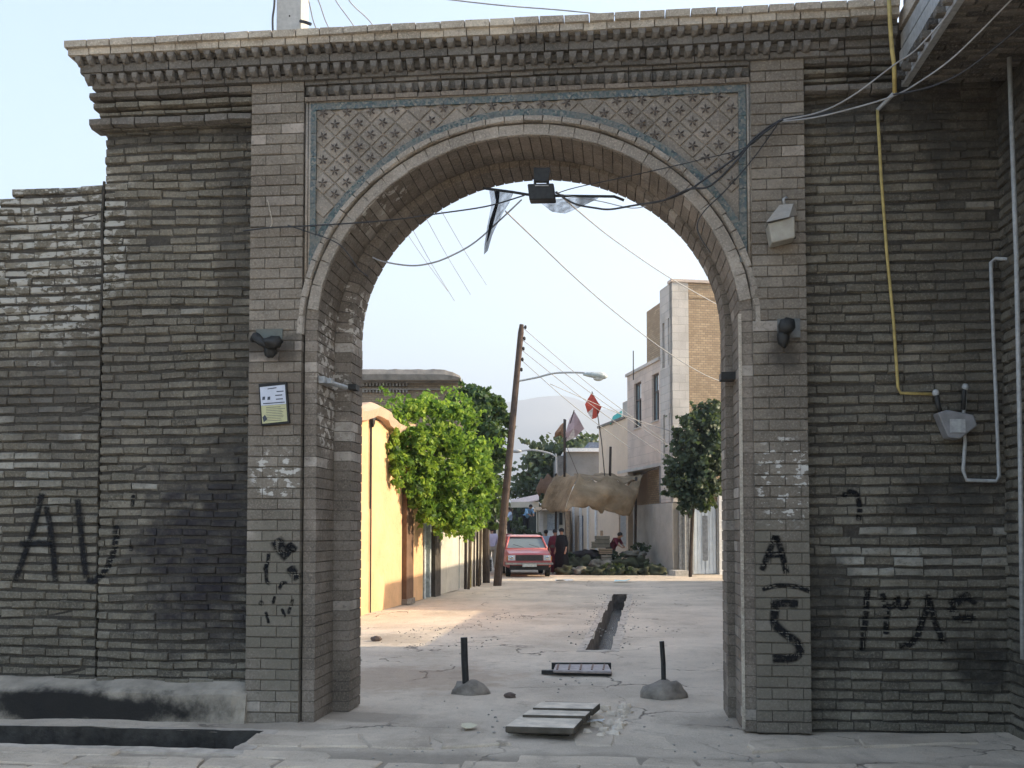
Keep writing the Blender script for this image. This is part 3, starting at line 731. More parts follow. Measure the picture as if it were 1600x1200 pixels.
for i in range(8):
    m.box((xlow0-.22*(i+1), YLW+.018, 0), (xlow0-.22*i, YLW+.35, zt0-.085*(i+1)-.03))
m.box((-6.2, YLW+.018, 0), (xlow0-.22*8, YLW+.35, zt0-.085*8-.03)); m.build('wall_core', M_mort, low)
# downpipe-like seam post between the walls
sp = tag(MB() and None, '', '') if False else None
m = MB(); xs_ = XL-.02; pts = [(xs_+.008*math.sin(z*7), YLW-.012, z) for z in [HZ(500, YLW, 150)+(HZ(285, YLW, 150)-HZ(500, YLW, 150))*i/14 for i in range(15)]]
m.tube(pts, .012, 6); m.build('mortar_seam', M_mort, low)
wr = thing('brick_wall', (XR, YW, 0), 'right wing wall with pale brick patches, painted Persian numerals and yellow gas pipe', 'wall')
zc2 = HZ(147, YW, 1320)
bs = Bricks(); lay(bs, Vector((XE+.002, YW, zc2)), UX, XR-XE+.02, .0, W(1420, 138, YW-.1).z-zc2+.1, .0815, .225, .014, .005, 'old', .010, .12, tone=edge_tone, jit=.005)
lay(bs, Vector((PR1+.002, YW, 0)), UX, XR-PR1+.02, .0, zc2, .0815, .225, .0135, .004, 'old', .012, .12, tone=edge_tone, jit=.008, skip=lambda p: rnd.random() < .003)
bs.finish(wr, 'brick', M_old, ray=True)
m = MB(); m.box((PR1+.004, YW+.018, 0), (XE, YW+.45, zc2)); m.box((XE, YW+.018, 0), (XR+1.6, YW+.45, W(1420, 138, YW-.1).z+.6)); m.build('wall_core', M_mort, wr)
# ledge (bench) at the foot of the left walls
m = MB(); xe = W(384, 1090, Y0-.02).x; n = 60; vs = []; fs = []
yf = Y0-.05
for i in range(n+1):
    x = -6.5+(xe+6.5)*i/n; r1 = .012*noise.noise(Vector((x*4, 0, 0))); r2 = .02*noise.noise(Vector((x*2.3, 5, 0)))
    e = .05*max(0, (i-n+2))
    vs += [(x, yf+r1, -.02), (x, yf+.01+r1+e*.3, .23+r2-e*.3), (x, yf+.05+r1, .265+r2-e*.3), (x, YW+.05, .335+r2), (x, YW+.05, -.02)]
for i in range(n): fs += [(5*i+j, 5*(i+1)+j, 5*(i+1)+j+1, 5*i+j+1) for j in range(4)]
fs += [(0,1,2,3,4), tuple(5*n+j for j in range(4,-1,-1))]
m.add(vs, fs)
k = N('stained ledge cement', .95, .15); c = k.ramp(k.noise(4, 6, .65), [(.3, (.22,.195,.16)), (.7, (.42,.37,.30))])
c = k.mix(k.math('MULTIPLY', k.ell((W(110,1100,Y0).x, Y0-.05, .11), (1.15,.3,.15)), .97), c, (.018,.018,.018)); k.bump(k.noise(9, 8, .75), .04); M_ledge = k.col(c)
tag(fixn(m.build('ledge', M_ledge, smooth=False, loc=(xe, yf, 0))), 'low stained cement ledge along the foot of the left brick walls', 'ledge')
# fix up: strip of cement pavement between ledge and gutter already ground

# ================================================================== RIGHT BUILDING WITH OVERHANG
rb = thing('brick_house', (XR+.3, Y0-2, 0), 'dark brick house corner with overhanging upper storey at right edge', 'house')
XRB = W(1567, 700, YW).x
ZS = W(1420, 138, YW-.1).z; XJ = W(1403, 130, YW-.02).x
bs = Bricks(); lay(bs, Vector((XRB, 7.0, 0)), Vector((0,1,0)), YW-7.0, 0, ZS, .083, .22, .014, .006, 'old', .008, .1, jit=.006, tone=lambda p: '_dark' if rnd.random() < .3 else '')
bs.L = bs.L
# wall normal must face -X : lay along -Y
bs = Bricks(); lay(bs, Vector((XRB, YW-.004, 0)), Vector((0,-1,0)), YW-4.9, 0, ZS, .083, .22, .014, .006, 'old', .008, .1, jit=.006, tone=lambda p: '_dark' if rnd.random() < .3 else '')
bs.finish(rb, 'brick', M_old)
m = MB(); m.box((XRB+.02, 4.9, 0), (XRB+7, YW+.5, ZS)); m.build('wall_core', M_mort, rb)
m = MB(); m.box((XJ+.03, 5.3, ZS+.05), (XRB+7, YW-.1, ZS+3.4)); m.build('upper_storey', M_corn, rb)
# soffit bricks (run left to right)
bs = Bricks(); y = YW-.12; row = 0
while y > 5.45:
    x = XJ+.03-(.1 if row % 2 else 0)
    while x < XRB+.9:
        bs.add(Vector((x+.11, y, ZS+.03+rnd.uniform(-.006,.003))), UX, UZ, UY, .205, .06, .066, 'old'+('_dark' if rnd.random() < .5 else '')); x += .22
    y -= .083; row += 1
bs.finish(rb, 'soffit_brick', M_corn)
for i, (dx, zz, wd, mt) in enumerate(((0.0, .05, .10, M_steel), (-.012, .17, .13, M_steel), (.0, .32, .13, M_steel), (-.012, .47, .14, M_cope))):
    m = MB(); m.box((XJ+dx, 5.35, ZS+zz), (XJ+.028, YW-.12, ZS+zz+wd-.012)); m.build('fascia_board', mt, rb)
m = MB(); m.box((XJ-.0, 5.35, ZS+.005), (XJ+.05, YW-.12, ZS+.04)); m.build('soffit_edge', M_steel, rb)
# pipes on right house
def tubething(name, pts, r, mat, label, cat, group=None, seg=8, smooth=True):
    m = MB(); m.tube(pts, r, seg); return tag(m.build(name, mat, smooth=smooth, loc=pts[0]), label, cat, group)
x_, = (XRB-.035,)
tubething('drainpipe', [W(1577, 90, YW-.55), W(1588, 400, YW-.55), W(1594, 700, YW-.55), W(1598, 1030, YW-.55)], .018, M_steel, 'long thin grey drainpipe running down the corner of the right house', 'drainpipe')

# gas pipe: yellow, from above cornice down to the meter
yp = Y0-.24
gp = thing('gas_pipe', W(1375, 180, YW-.04), 'yellow gas pipe coming down over the cornice and right wing wall', 'pipe')
m = MB(); m.tube([W(1389, 0, yp), W(1391, 40, yp), W(1394, 80, yp), W(1397, 100, yp), W(1398, 145, yp+.04)], .017, 8); m.build('upper_pipe', M_yel, gp, smooth=True)
m = MB(); m.tube([W(1398, 145, yp+.04), W(1385, 158, YW-.06), W(1371, 172, YW-.04)], .017, 8); m.build('elbow', M_steel, gp, smooth=True)
m = MB(); m.tube([W(1371, 172, YW-.04), W(1377, 280, YW-.04), W(1386, 400, YW-.04), W(1396, 500, YW-.04), W(1403, 605, YW-.04), W(1407, 614, YW-.04), W(1462, 616, YW-.04)], .0125, 8); m.build('lower_pipe', M_yel, gp, smooth=True)
# meter
gm = thing('gas_meter', W(1490, 650, YW-.02), 'grey gas meter with two pipe unions on the right wing wall', 'gas meter')
def WP(px, py, d=.05): return W(px, py, YW-d)
m = MB()
P = [WP(1465,645,.16), WP(1480,640,.16), WP(1522,648,.16), WP(1528,665,.16), WP(1500,686,.16), WP(1482,684,.16)]
m.prism([p for p in P], (0,.14,0)); mo = fixn(m.build('meter_body', simple('grey meter paint', (.20,.20,.205), .5, .4, .2), gm))
bv = mo.modifiers.new('b', 'BEVEL'); bv.width = .012; bv.segments = 2
m = MB(); m.tube([WP(1462,610,.1), WP(1466,634,.1), WP(1470,645,.1)], [.02,.02,.016], 8); m.tube([WP(1507,602,.1), WP(1505,640,.1)], .018, 8); m.build('pipe_union', M_dark, gm, smooth=True)
m = MB(); m.ellipsoid(WP(1462,614,.1), (.028,.028,.03)); m.ellipsoid(WP(1508,605,.1), (.026,.026,.03)); m.build('union_cap', M_steel, gm, smooth=True)
m = MB(); m.box((WP(1484,663,.16).x, YW-.168, WP(1484,676,.16).z), (WP(1508,660,.16).x, YW-.162, WP(1484,655,.16).z)); m.build('dial', M_steel, gm)
tubething('gas_pipe', [WP(1509,600,.08), WP(1506,645,.05), WP(1508,690,.05), WP(1505,735,.05), WP(1510,750,.05), WP(1556,752,.05), WP(1561,744,.05), WP(1557,640,.05), WP(1552,520,.05), WP(1548,410,.05), WP(1556,404,.05), WP(1600,406,.3)], .015, M_steel, 'grey pipe looping below the gas meter and up the right wall', 'pipe')

# ================================================================== GRAFFITI laid on the bricks
bvh = BVHTree.FromPolygons(BV, BF)
k = N('black spray paint', .8, .2); uvn = k.attr('tint')
al = k.math('MULTIPLY', k.mr(uvn, .0, .85), k.mr(k.noise(20, 6, .75), .25, .55)); k.l(al, k.b.inputs['Alpha']); M_spray = k.col((.008,.008,.009))
def graffiti(strokes, wpx, label, loc_px, Y):
    org = W(*loc_px, Y); m = MB(); st = .012
    for s_ in strokes:
        wd = wpx; pts = s_
        if isinstance(s_[0], (int, float)): wd = s_[0]; pts = s_[1:]
        P = [W(x, y, Y) for x, y in pts]
        if len(P) == 1: P = [P[0]-UX*.012, P[0]+UX*.012]
        # smooth chain
        Q = []
        for i in range(len(P)-1):
            p0, p1, p2, p3 = P[max(i-1, 0)], P[i], P[i+1], P[min(i+2, len(P)-1)]; k_ = max(2, int((p2-p1).length/st))
            for j in range(k_):
                t = j/k_; Q.append(.5*((2*p1)+(p2-p0)*t+(2*p0-5*p1+4*p2-p3)*t*t+(3*p1-p0-3*p2+p3)*t**3))
        Q.append(P[-1]); wm = wd/192/2*1.45; na = max(4, int(2*wm/.010)); na += na % 2; vs = []; ts = []
        for i, q in enumerate(Q):
            d = (Q[min(i+1, len(Q)-1)]-Q[max(i-1, 0)]).normalized(); nn = Vector((-d.z, 0, d.x)); e = min(1, min(i, len(Q)-1-i)/2.0+.15)
            for a in range(na+1):
                f = a/na*2-1; p = q+nn*wm*f; hit = bvh.ray_cast(Vector((p.x, Y-.3, p.z)), UY, .5)
                yy = hit[0].y if hit[0] else Y+.015
                vs.append(Vector((p.x, min(yy, Y+.02)-.0022, p.z))); ts.append((1-abs(f)**1.6)*e)
        b = len(m.v); m.v += vs; m.t += ts
        for i in range(len(Q)-1):
            for a in range(na): x = b+i*(na+1)+a; m.f.append((x, x+1, x+na+2, x+na+1)); m.mi.append(0)
    tag(m.build('graffiti', M_spray, loc=org), label, 'graffiti')
graffiti([[(64,770),(57,800),(45,842),(22,908)], [(70,790),(77,825),(81,860),(85,910)], [(28,850),(60,849),(80,851)], [14,(105,887)],
          [(119,779),(123,815),(129,872),(133,905)], [(133,905),(147,907),(168,886),(180,850),(180,820)], [7,(209,772),(206,795)], [7,(205,850),(203,862)]], 10,
         'black spray painted letters A.U. low on the left wall', (100, 850), YW)
graffiti([[20,(430,842),(440,858),(452,870)], [12,(450,848),(462,862)], [6,(420,862),(418,880),(412,892)], [6,(416,880),(417,908),(424,912)], [14,(452,885),(466,906)],
          [6,(436,922),(440,912),(450,911)], [5,(430,930),(426,945)], [5,(458,935),(450,960)], [8,(404,940),(412,945)], [5,(440,950),(446,965)], [5,(415,955),(420,975)]], 6,
         'black paint blotches and scrawl on the left pier', (435, 880), Y0)
graffiti([[(1212,836),(1202,862),(1190,892)], [(1212,836),(1221,862),(1229,897)], [(1196,868),(1224,866)], [7,(1190,921),(1215,915),(1245,917),(1268,925)],
          [12,(1203,946),(1225,942),(1248,944)], [12,(1212,946),(1210,972),(1224,988),(1244,1003),(1250,1018),(1238,1028),(1206,1029)]], 9,
         'black painted letter A over a curved figure 5 on the right pier', (1225, 930), Y0)
graffiti([[(1356,918),(1353,955),(1347,1018)], [(1378,926),(1385,955),(1384,992)], [8,(1385,945),(1396,948),(1402,932),(1406,948),(1416,948),(1421,932)],
          [(1450,928),(1446,958),(1428,1002),(1404,1010)], [(1452,935),(1461,970),(1474,1006)], [12,(1482,945),(1500,938),(1516,926)], [12,(1484,948),(1500,966),(1526,964)], [8,(1512,934),(1526,944)]], 9,
         'Persian numerals painted in black on the right wing wall', (1430, 960), YW)
graffiti([[8,(1322,768),(1338,772),(1343,790),(1342,815)], [8,(1322,768),(1318,778)]], 8, 'short faint hooked black stroke above the pale bricks', (1335, 790), YW)

# ================================================================== THINGS ON THE GATE
def wy(px, py, d): return W(px, py, Y0-d)
# lantern
ln = thing('wall_lamp', wy(1222, 350, 0), 'pale metal wall lamp with sloping hood high on the right pier', 'lamp')
m = MB(); D = .16
P = [wy(1200,349,D), wy(1242,337,D), wy(1243,371,D), wy(1206,380,D)]; m.prism(P, (0,D-.003,0)); o = fixn(m.build('lamp_body', simple('pale lamp enamel', (.33,.31,.26), .6, .4, .15), ln)); 
bv = o.modifiers.new('b', 'BEVEL'); bv.width = .012; bv.segments = 2
m = MB(); A = [wy(1197,347,D+.03), wy(1233,339,D+.03), wy(1246,336,.02), wy(1214,345,.0)]; ap = [wy(1218,320,.06), wy(1240,318,.06), wy(1241,318,.01), wy(1219,320,.01)]
m.add(A+ap, [(0,1,5,4),(1,2,6,5),(2,3,7,6),(3,0,4,7),(4,5,6,7),(3,2,1,0)]); fixn(m.build('lamp_hood', simple('dusty lamp hood', (.36,.33,.29), .7, .3, .15), ln))
m = MB(); m.tube([wy(1226,320,.04), wy(1224,311,.05), wy(1229,309,.03)], .012, 8); m.build('bracket', M_steel, ln, smooth=True)
m = MB(); m.tube([wy(1206,380,.12), wy(1243,371,.12)], .010, 6); m.build('rim', M_dark, ln)
# broken lamp mounts
for (cx, cy, lb) in ((420, 537, 'broken black lamp bracket on the left pier above the framed notice'), (1228, 513, 'burnt out black lamp bracket on the right pier below the pale lamp')):
    b = thing('lamp_bracket', wy(cx, cy, 0), lb, 'lamp bracket')
    if cx < 800:
        m = MB(); m.tube([wy(396,530,.02), wy(400,526,.1), wy(408,534,.14), wy(418,540,.12), wy(430,537,.13)], [.03,.04,.035,.03,.03], 8); m.build('arm', M_dark, b, smooth=True)
        m = MB(); m.ellipsoid(wy(428,535,.12), (.085,.07,.05), nz=.5); m.ellipsoid(wy(422,548,.08), (.05,.05,.06), nz=.5, seed=3); m.build('socket', M_dark, b, smooth=True)
        m = MB(); m.box(tuple(wy(400,530,.015)), tuple(wy(442,514,.002))); m.build('mount_plate', simple('grey green plate', (.13,.14,.125), .8), b)
    else:
        m = MB(); m.ellipsoid(wy(1229,510,.11), (.07,.07,.065), nz=.5, seed=6); m.ellipsoid(wy(1224,527,.08), (.05,.05,.085), nz=.4, seed=9); m.build('socket', M_dark, b, smooth=True)
        m = MB(); m.tube([wy(1226,535,.0), wy(1226,525,.1)], .03, 8); m.build('arm', M_dark, b, smooth=True)
        m = MB(); m.box(tuple(wy(1215,528,.015)), tuple(wy(1250,498,.002))); m.build('mount_plate', simple('grey plate', (.14,.145,.14), .8), b)
# framed notice
nt = thing('framed_notice', wy(428, 630, 0), 'framed paper notice, white above and yellow below, on the left pier', 'notice')
def quad(m, pts, d, th=.0): m.prism([wy(x, y, d) for x, y in pts], (0, th, 0))
m = MB(); quad(m, [(404,600),(447,597),(452,661),(408,665)], .035, .032); fixn(m.build('frame', simple('black frame', (.02,.02,.02), .5), nt))
m = MB(); quad(m, [(406,605),(445,601),(447,631),(408,634)], .037, .0015); fixn(m.build('white_half', simple('bluish paper', (.50,.53,.60), .7, .3, .1), nt))
m = MB(); quad(m, [(408,634.3),(447,631.3),(449,658),(410,662)], .037, .0015); fixn(m.build('yellow_half', simple('yellow paper', (.46,.45,.26), .7, .3, .1), nt))
m = MB(); r_ = random.Random(2)
for i in range(9):
    y = 636.5+i*2.6; quad(m, [(416,y),(446-r_.uniform(0,8),y-1.4),(446-r_.uniform(0,8),y-.7),(416,y+.6)], .0378, .0004)
for (x, y) in ((437,611),(435,617),(436,623)): quad(m, [(x-5,y),(x+6,y-.8),(x+6,y+.9),(x-5,y+1.6)], .0378, .0004)
for x in (412, 420): quad(m, [(x-2.4,y_) for y_ in (625,)]+[(x+2,624.6),(x+2.2,619.5),(x-1.8,620)], .0378, .0004)
quad(m, [(411,630),(445,627.5),(445,629),(411,631.5)], .0378, .0004); quad(m, [(410,652),(414,648),(418,655),(412,660)], .0378, .0004); quad(m, [(418,607),(432,605),(432,606.6),(418,608.4)], .0378, .0004)
fixn(m.build('print', simple('printed ink', (.05,.06,.08), .7), nt))
# small sticker on jamb
# floodlight
fy = YR+.25
def wf(px, py, d=0): return W(px, py, fy-d)
fl = thing('floodlight', wf(846, 280), 'black box floodlight hanging under the crown of the arch', 'floodlight')
m = MB(); m.prism([wf(824,287,.1), wf(865,286,.1), wf(868,311,.1), wf(827,312,.1)], (0,.12,0)); o = fixn(m.build('housing', M_dark, fl)); bv = o.modifiers.new('b','BEVEL'); bv.width=.008
m = MB(); m.tube([wf(836,288,.04), wf(836,262,.04)], .012, 8); m.tube([wf(856,288,.04), wf(856,262,.04)], .012, 8); m.prism([wf(836,283,.06), wf(856,283,.06), wf(860,262,.06), wf(834,262,.06)], (0,.05,0)); m.build('bracket', M_dark, fl)
m = MB(); m.tube([wf(836,290,.11), wf(857,290,.11)], .005, 6); m.build('glass_rim', M_steel, fl)
# rail with torn gauze
tubething('banner_rail', [wf(755,294), wf(800,300), wf(824,304), wf(870,306), wf(960,307), wf(975,313)], .012, M_dark, 'thin dark rail carrying torn gauze under the arch crown', 'rail')
k = N('grey gauze', .9, .1); al = k.mr(k.noise(9, 3, stretch=(1,1,.15)), .35, .65, .38, .85); k.l(al, k.b.inputs['Alpha']); M_gauze = k.col((.16,.165,.17))
def cloth(m, edges, n=14, amp=.02, d=0, Yf=None):
    """loft between two px polylines"""
    A, B = edges
    def at(L, t):
        f = t*(len(L)-1); i = min(int(f), len(L)-2); f -= i; return L[i][0]+(L[i+1][0]-L[i][0])*f, L[i][1]+(L[i+1][1]-L[i][1])*f
    vs = []; k_ = 6
    for i in range(n+1):
        a, b = at(A, i/n), at(B, i/n)
        for j in range(k_+1):
            f = j/k_; x, y = a[0]+(b[0]-a[0])*f, a[1]+(b[1]-a[1])*f
            vs.append(W(x, y, Yf-d+amp*math.sin(i*1.7+j*2.1)))
    m.add(vs, [(i*(k_+1)+j, (i+1)*(k_+1)+j, (i+1)*(k_+1)+j+1, i*(k_+1)+j+1) for i in range(n) for j in range(k_)])
m = MB(); cloth(m, ([(764,296),(768,320),(762,350),(757,380),(756,398)], [(802,302),(797,315),(785,335),(770,365),(762,392)]), Yf=fy)
tag(m.build('gauze_rag', M_gauze, loc=wf(780,298)), 'long torn gauze rag hanging down left of the floodlight', 'rag')
m = MB(); cloth(m, ([(772,298),(775,315),(765,345),(760,380)], [(781,299),(779,318),(772,345),(763,375)]), Yf=fy-.03); 
tag(m.build('gauze_rag', simple('dark gauze', (.04,.042,.045), .9), loc=wf(776,298)), 'dark folded strip of the torn rag left of the floodlight', 'rag')
m = MB(); cloth(m, ([(836,311),(860,312),(900,308),(936,308)], [(838,312),(862,331),(884,334),(934,311)]), Yf=fy+.02)
tag(m.build('gauze_swag', M_gauze, loc=wf(880,310)), 'grey gauze swag sagging to the right of the floodlight', 'rag')

# ---- cables
def spl(P, st=10):
    Q = []
    for i in range(len(P)-1):
        p0, p1, p2, p3 = P[max(i-1, 0)], P[i], P[i+1], P[min(i+2, len(P)-1)]
        for j in range(st):
            t = j/st; Q.append(.5*((2*p1)+(p2-p0)*t+(2*p0-5*p1+4*p2-p3)*t*t+(3*p1-p0-3*p2+p3)*t**3))
    return Q+[P[-1]]
def cable(pts, r, mat, label, ys=None, Y=None, group=None):
    P = []
    for i, q in enumerate(pts):
        yy = Y if Y is not None else ys[0]+(ys[1]-ys[0])*i/(len(pts)-1)
        P.append(W(q[0], q[1], yy))
    m = MB(); m.tube(spl(P), r, 6); return tag(m.build('cable', mat, smooth=True, loc=P[0]), label, 'cable', group)
cable([(1530,-30),(1501,0),(1435,74),(1396,102),(1330,151),(1278,176),(1219,188)], .006, M_wire2, 'upper of three grey cables sweeping from top right to the right pier', ys=(YW-1.6, Y0-.06))
cable([(1610,-28),(1580,0),(1526,55),(1482,96),(1435,129),(1396,150),(1330,170),(1270,184),(1219,190)], .006, M_wire2, 'middle grey cable sweeping from the right house to the pier', ys=(YW-1.8, Y0-.06))
cable([(1620,20),(1600,36),(1556,74),(1504,113),(1462,133),(1429,142),(1396,148)], .006, M_wire, 'lowest dark cable in front of the overhanging house', ys=(YW-1.8, YW-.8))
cable([(1300,176),(1262,183),(1219,189),(1182,213),(1152,244),(1104,278),(1074,298),(1038,313),(990,321),(954,327),(930,325),(897,318),(868,300)], .008, M_wire, 'thick black cable dipping from the right pier to the floodlight', Y=Y0-.08)
cable([(1219,189),(1176,222),(1150,252),(1110,290),(1076,296),(1040,312)], .008, M_wire, 'second black cable in the bundle over the right spandrel', Y=Y0-.11)
cable([(1340,160),(1280,178),(1219,187),(1170,228),(1092,250),(984,275),(900,293),(868,303)], .004, M_wire, 'straight thin wire crossing the right spandrel', Y=Y0-.06)
cable([(1214,196),(1175,250),(1134,297),(1098,333),(1090,360),(1110,395)], .005, M_wire, 'thin wire hanging over the right haunch of the arch', Y=Y0-.05)
cable([(380,361),(420,356),(478,353),(600,345),(690,333),(762,322),(820,305)], .006, M_wire, 'black cable running across the left pier to the floodlight', Y=Y0-.05)
cable([(450,352),(480,362),(510,372),(530,382),(545,398),(560,420),(575,432)], .005, M_wire, 'thin black wire drooping over the left haunch', Y=Y0-.04)
cable([(582,402),(600,409),(640,415),(670,412),(700,402),(740,380),(780,345),(815,312)], .007, M_wire2, 'sagging grey cable below the torn rag', Y=YR+.3)
cable([(868,302),(900,308),(940,315),(985,325),(1010,322)], .004, M_wire2, 'thin cable just right of the floodlight', Y=YR+.2)
cable([(790,330),(840,378),(900,435),(960,487),(1035,545),(1100,585),(1140,600)], .012, M_wire2, 'grey street cable crossing the sky behind the arch', ys=(14, 34))
cable([(870,300),(910,335),(960,375),(1040,430),(1110,470),(1140,485)], .012, M_wire2, 'grey street cable descending to the brick tower', ys=(12, 34))
for i, (a, b) in enumerate((((620,340),(700,455)), ((660,330),(735,460)), ((690,330),(760,445)), ((640,350),(710,470)))):
    cable([a, ((a[0]+b[0])/2, (a[1]+b[1])/2+3), b], .006, M_wire2, ('lowest','rightmost but one','rightmost','second from left')[i]+' of the faint parallel wires in the sky upper left in the arch', ys=(16, 24), group='faint overhead wires')
for i, (a, b) in enumerate((((817,512),(1040,690)), ((815,530),(1050,700)), ((813,545),(1048,718)), ((812,560),(985,700)), ((860,600),(1100,690)))):
    cable([a, ((a[0]+b[0])/2, (a[1]+b[1])/2+6), b], .010, M_wire2, ('service wire from the topmost insulator of the leaning pole','service wire from the second insulator down the leaning pole','service wire from the third insulator down the leaning pole','service wire from the fourth insulator towards the cream house','service wire passing beside the lamp arm to the dusty tree')[i], ys=(30, 37), group='service wires from the leaning pole')
cable([(418,312),(422,330),(425,348),(421,357)], .005, M_cope, 'short pale string hanging on the left pier', Y=Y0-.02)

# concrete pole behind the gate
cpo = thing('concrete_pole', W(452, 60, 11.2), 'pale concrete utility pole rising behind the left end of the cornice', 'pole')
cpo.location.z = 0; ORG[cpo] = Vector(cpo.location); 
m = MB(); a, b = W(432, 40, 11.2).x, W(470, 40, 11.2).x; m.box((a, 11.2, 0), (b, 11.48, 9.2)); o = m.build('post', simple('pale concrete', (.46,.45,.42), .9, .2, .12, 20), cpo)
m = MB()
for i in range(14): z = 6.3+i*.2; c_ = (a+b)/2+.01; m.tube([(c_, 11.197, z), (c_, 11.25, z)], .011, 8)
m.build('bolt_hole', M_dark, cpo)
m = MB(); m.tube(spl([W(427,-60,11.1), W(429,0,11.1), W(426,30,11.1), W(427,60,11.1)]), .012, 6); m.tube([W(470,33,11.2), W(478,35,11.1), W(486,38,11.1)], .02, 6); m.build('pole_cable', M_wire, cpo)
for i, P in enumerate(([(497,0),(512,40)], [(480,-5),(493,42)], [(523,-2),(551,38)], [(545,0),(580,36)])):
    cable([(P[0][0]-30, P[0][1]-60), P[0], P[1], (P[1][0]+30, P[1][1]+50)], .007, M_wire2, ('second','nearest','third','farthest')[i]+' of four slanting wires right of the concrete pole above the cornice', ys=(11.3, 13), group='overhead wires above the cornice')
cable([(640,-8),(780,8),(900,18),(1100,40)], .008, M_wire2, 'long nearly level wire just above the cornice top', ys=(12, 13))

# ================================================================== STREET FURNITURE NEAR GATE
def bollard(top, bot, lump, lab, tex):
    zb = zd(lump[3]-9); base = C((lump[0]+lump[1])/2, 828, zb); base.z = 0
    b = thing('bollard', base, lab, 'bollard', 'iron bollards in the gateway')
    m = MB(); a, c = C(bot[0], bot[1], zb), C(top[0], top[1], zb); c2 = a+(c-a)*.5+Vector((.006 if tex else -.003, 0, 0)); m.tube([a-UZ*.25, a, c2, c], .034 if not tex else .024, 10); m.build('post', M_dark, b)
    m = MB(); hw = (lump[1]-lump[0])/2*zb/F; h = (lump[3]-lump[2])*zb/F
    m.ellipsoid(base+UZ*.0, (hw, hw*.8, h*1.02), 18, 12, .35, seed=hw*50); m.build('cement_base', M_lump, b, smooth=True)
bollard((725,996), (728,1072), (706,766,1069,1090), 'straight dark iron bollard set in a cement lump, left of the slabs', False)
bollard((1034,1002), (1037,1072), (1005,1070,1069,1097), 'thinner rusty iron bollard set in a cement lump, right of the slabs', True)
# stepped slabs over the gutter
sb = thing('slab_bridge', G(850, 1140), 'three worn concrete slabs bridging the gutter in front of the arch', 'slabs')
M_slab_shade = simple('shaded slab edge', (.09,.078,.062), .95, .1, .3, 8)  # shadow on the slab sides and gaps, put into the colour
def slab(quadpx, z0, z1, nm, par, mat):
    P = [G(x, y, z1) for x, y in quadpx]; m = MB(); P = [Vector((p.x, p.y, z0)) for p in P]; m.prism(P, (0,0,z1-z0)); o = fixn(m.build(nm, mat, par))
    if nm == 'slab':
        o.data.materials.append(M_slab_shade)
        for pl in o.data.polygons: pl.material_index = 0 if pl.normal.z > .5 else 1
    b = o.modifiers.new('b','BEVEL'); b.width=.012; b.segments=2; return o
M_slab = simple('worn slab', (.66,.57,.46), .9, .2, .25, 7, bump=.012)
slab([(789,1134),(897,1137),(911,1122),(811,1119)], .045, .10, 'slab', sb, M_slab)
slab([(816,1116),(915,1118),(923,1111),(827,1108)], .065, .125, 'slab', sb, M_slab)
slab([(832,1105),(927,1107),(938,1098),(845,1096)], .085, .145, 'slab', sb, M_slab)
m = MB(); P = [G(x, y) for x, y in ((794,1147),(888,1149),(926,1104),(852,1102))]; m.prism([Vector((p.x, p.y, -.02)) for p in P], (0,0,.055)); fixn(m.build('slab_bed', simple('slab shadow fill', (.045,.04,.035), .95), sb))  # near-black block: the shadow beneath the slabs painted as its colour
for q in range(26):
    p = G(rs.uniform(905,985), rs.uniform(1104,1150)); r_ = rs.uniform(.02,.06); m = MB(); m.ellipsoid((p.x, p.y, gh(p.x,p.y)+.0), (r_*1.2, r_, r_*.9), 7, 5, .7, seed=q); m.build('kerb_rubble', M_slab, sb, smooth=False)
# grate
gr = thing('metal_grate', G(905, 1046), 'flat rusty metal cover lying across the gutter end', 'metal cover')
slab([(864,1047),(956,1049),(950,1037),(868,1037)], .03, .06, 'plate', gr, simple('worn steel plate', (.36,.31,.29), .6, .4, .3, 14))
m = MB(); a, b = G(846,1049,.03), G(955,1052,.03); m.fbox(Vector((a.x, a.y, .0)), (b-a).normalized(), (b-a).length, .07, .04); m.build('front_rail', M_dark, gr)
m = MB(); a, b = G(862,1036.5,.07), G(955,1036.5,.07); m.fbox(Vector((a.x, a.y, .0)), (b-a).normalized(), (b-a).length, .05, .075); m.build('back_rail', M_dark, gr)
m = MB()
for i in range(5):
    a, b = G(872+i*18, 1046.5, .062), G(874+i*18, 1038, .062); m.fbox(Vector((a.x, a.y, .06)), (b-a).normalized(), (b-a).length, .02, .008)
m.build('ridge', simple('rusty ridge', (.22,.15,.12), .8), gr)
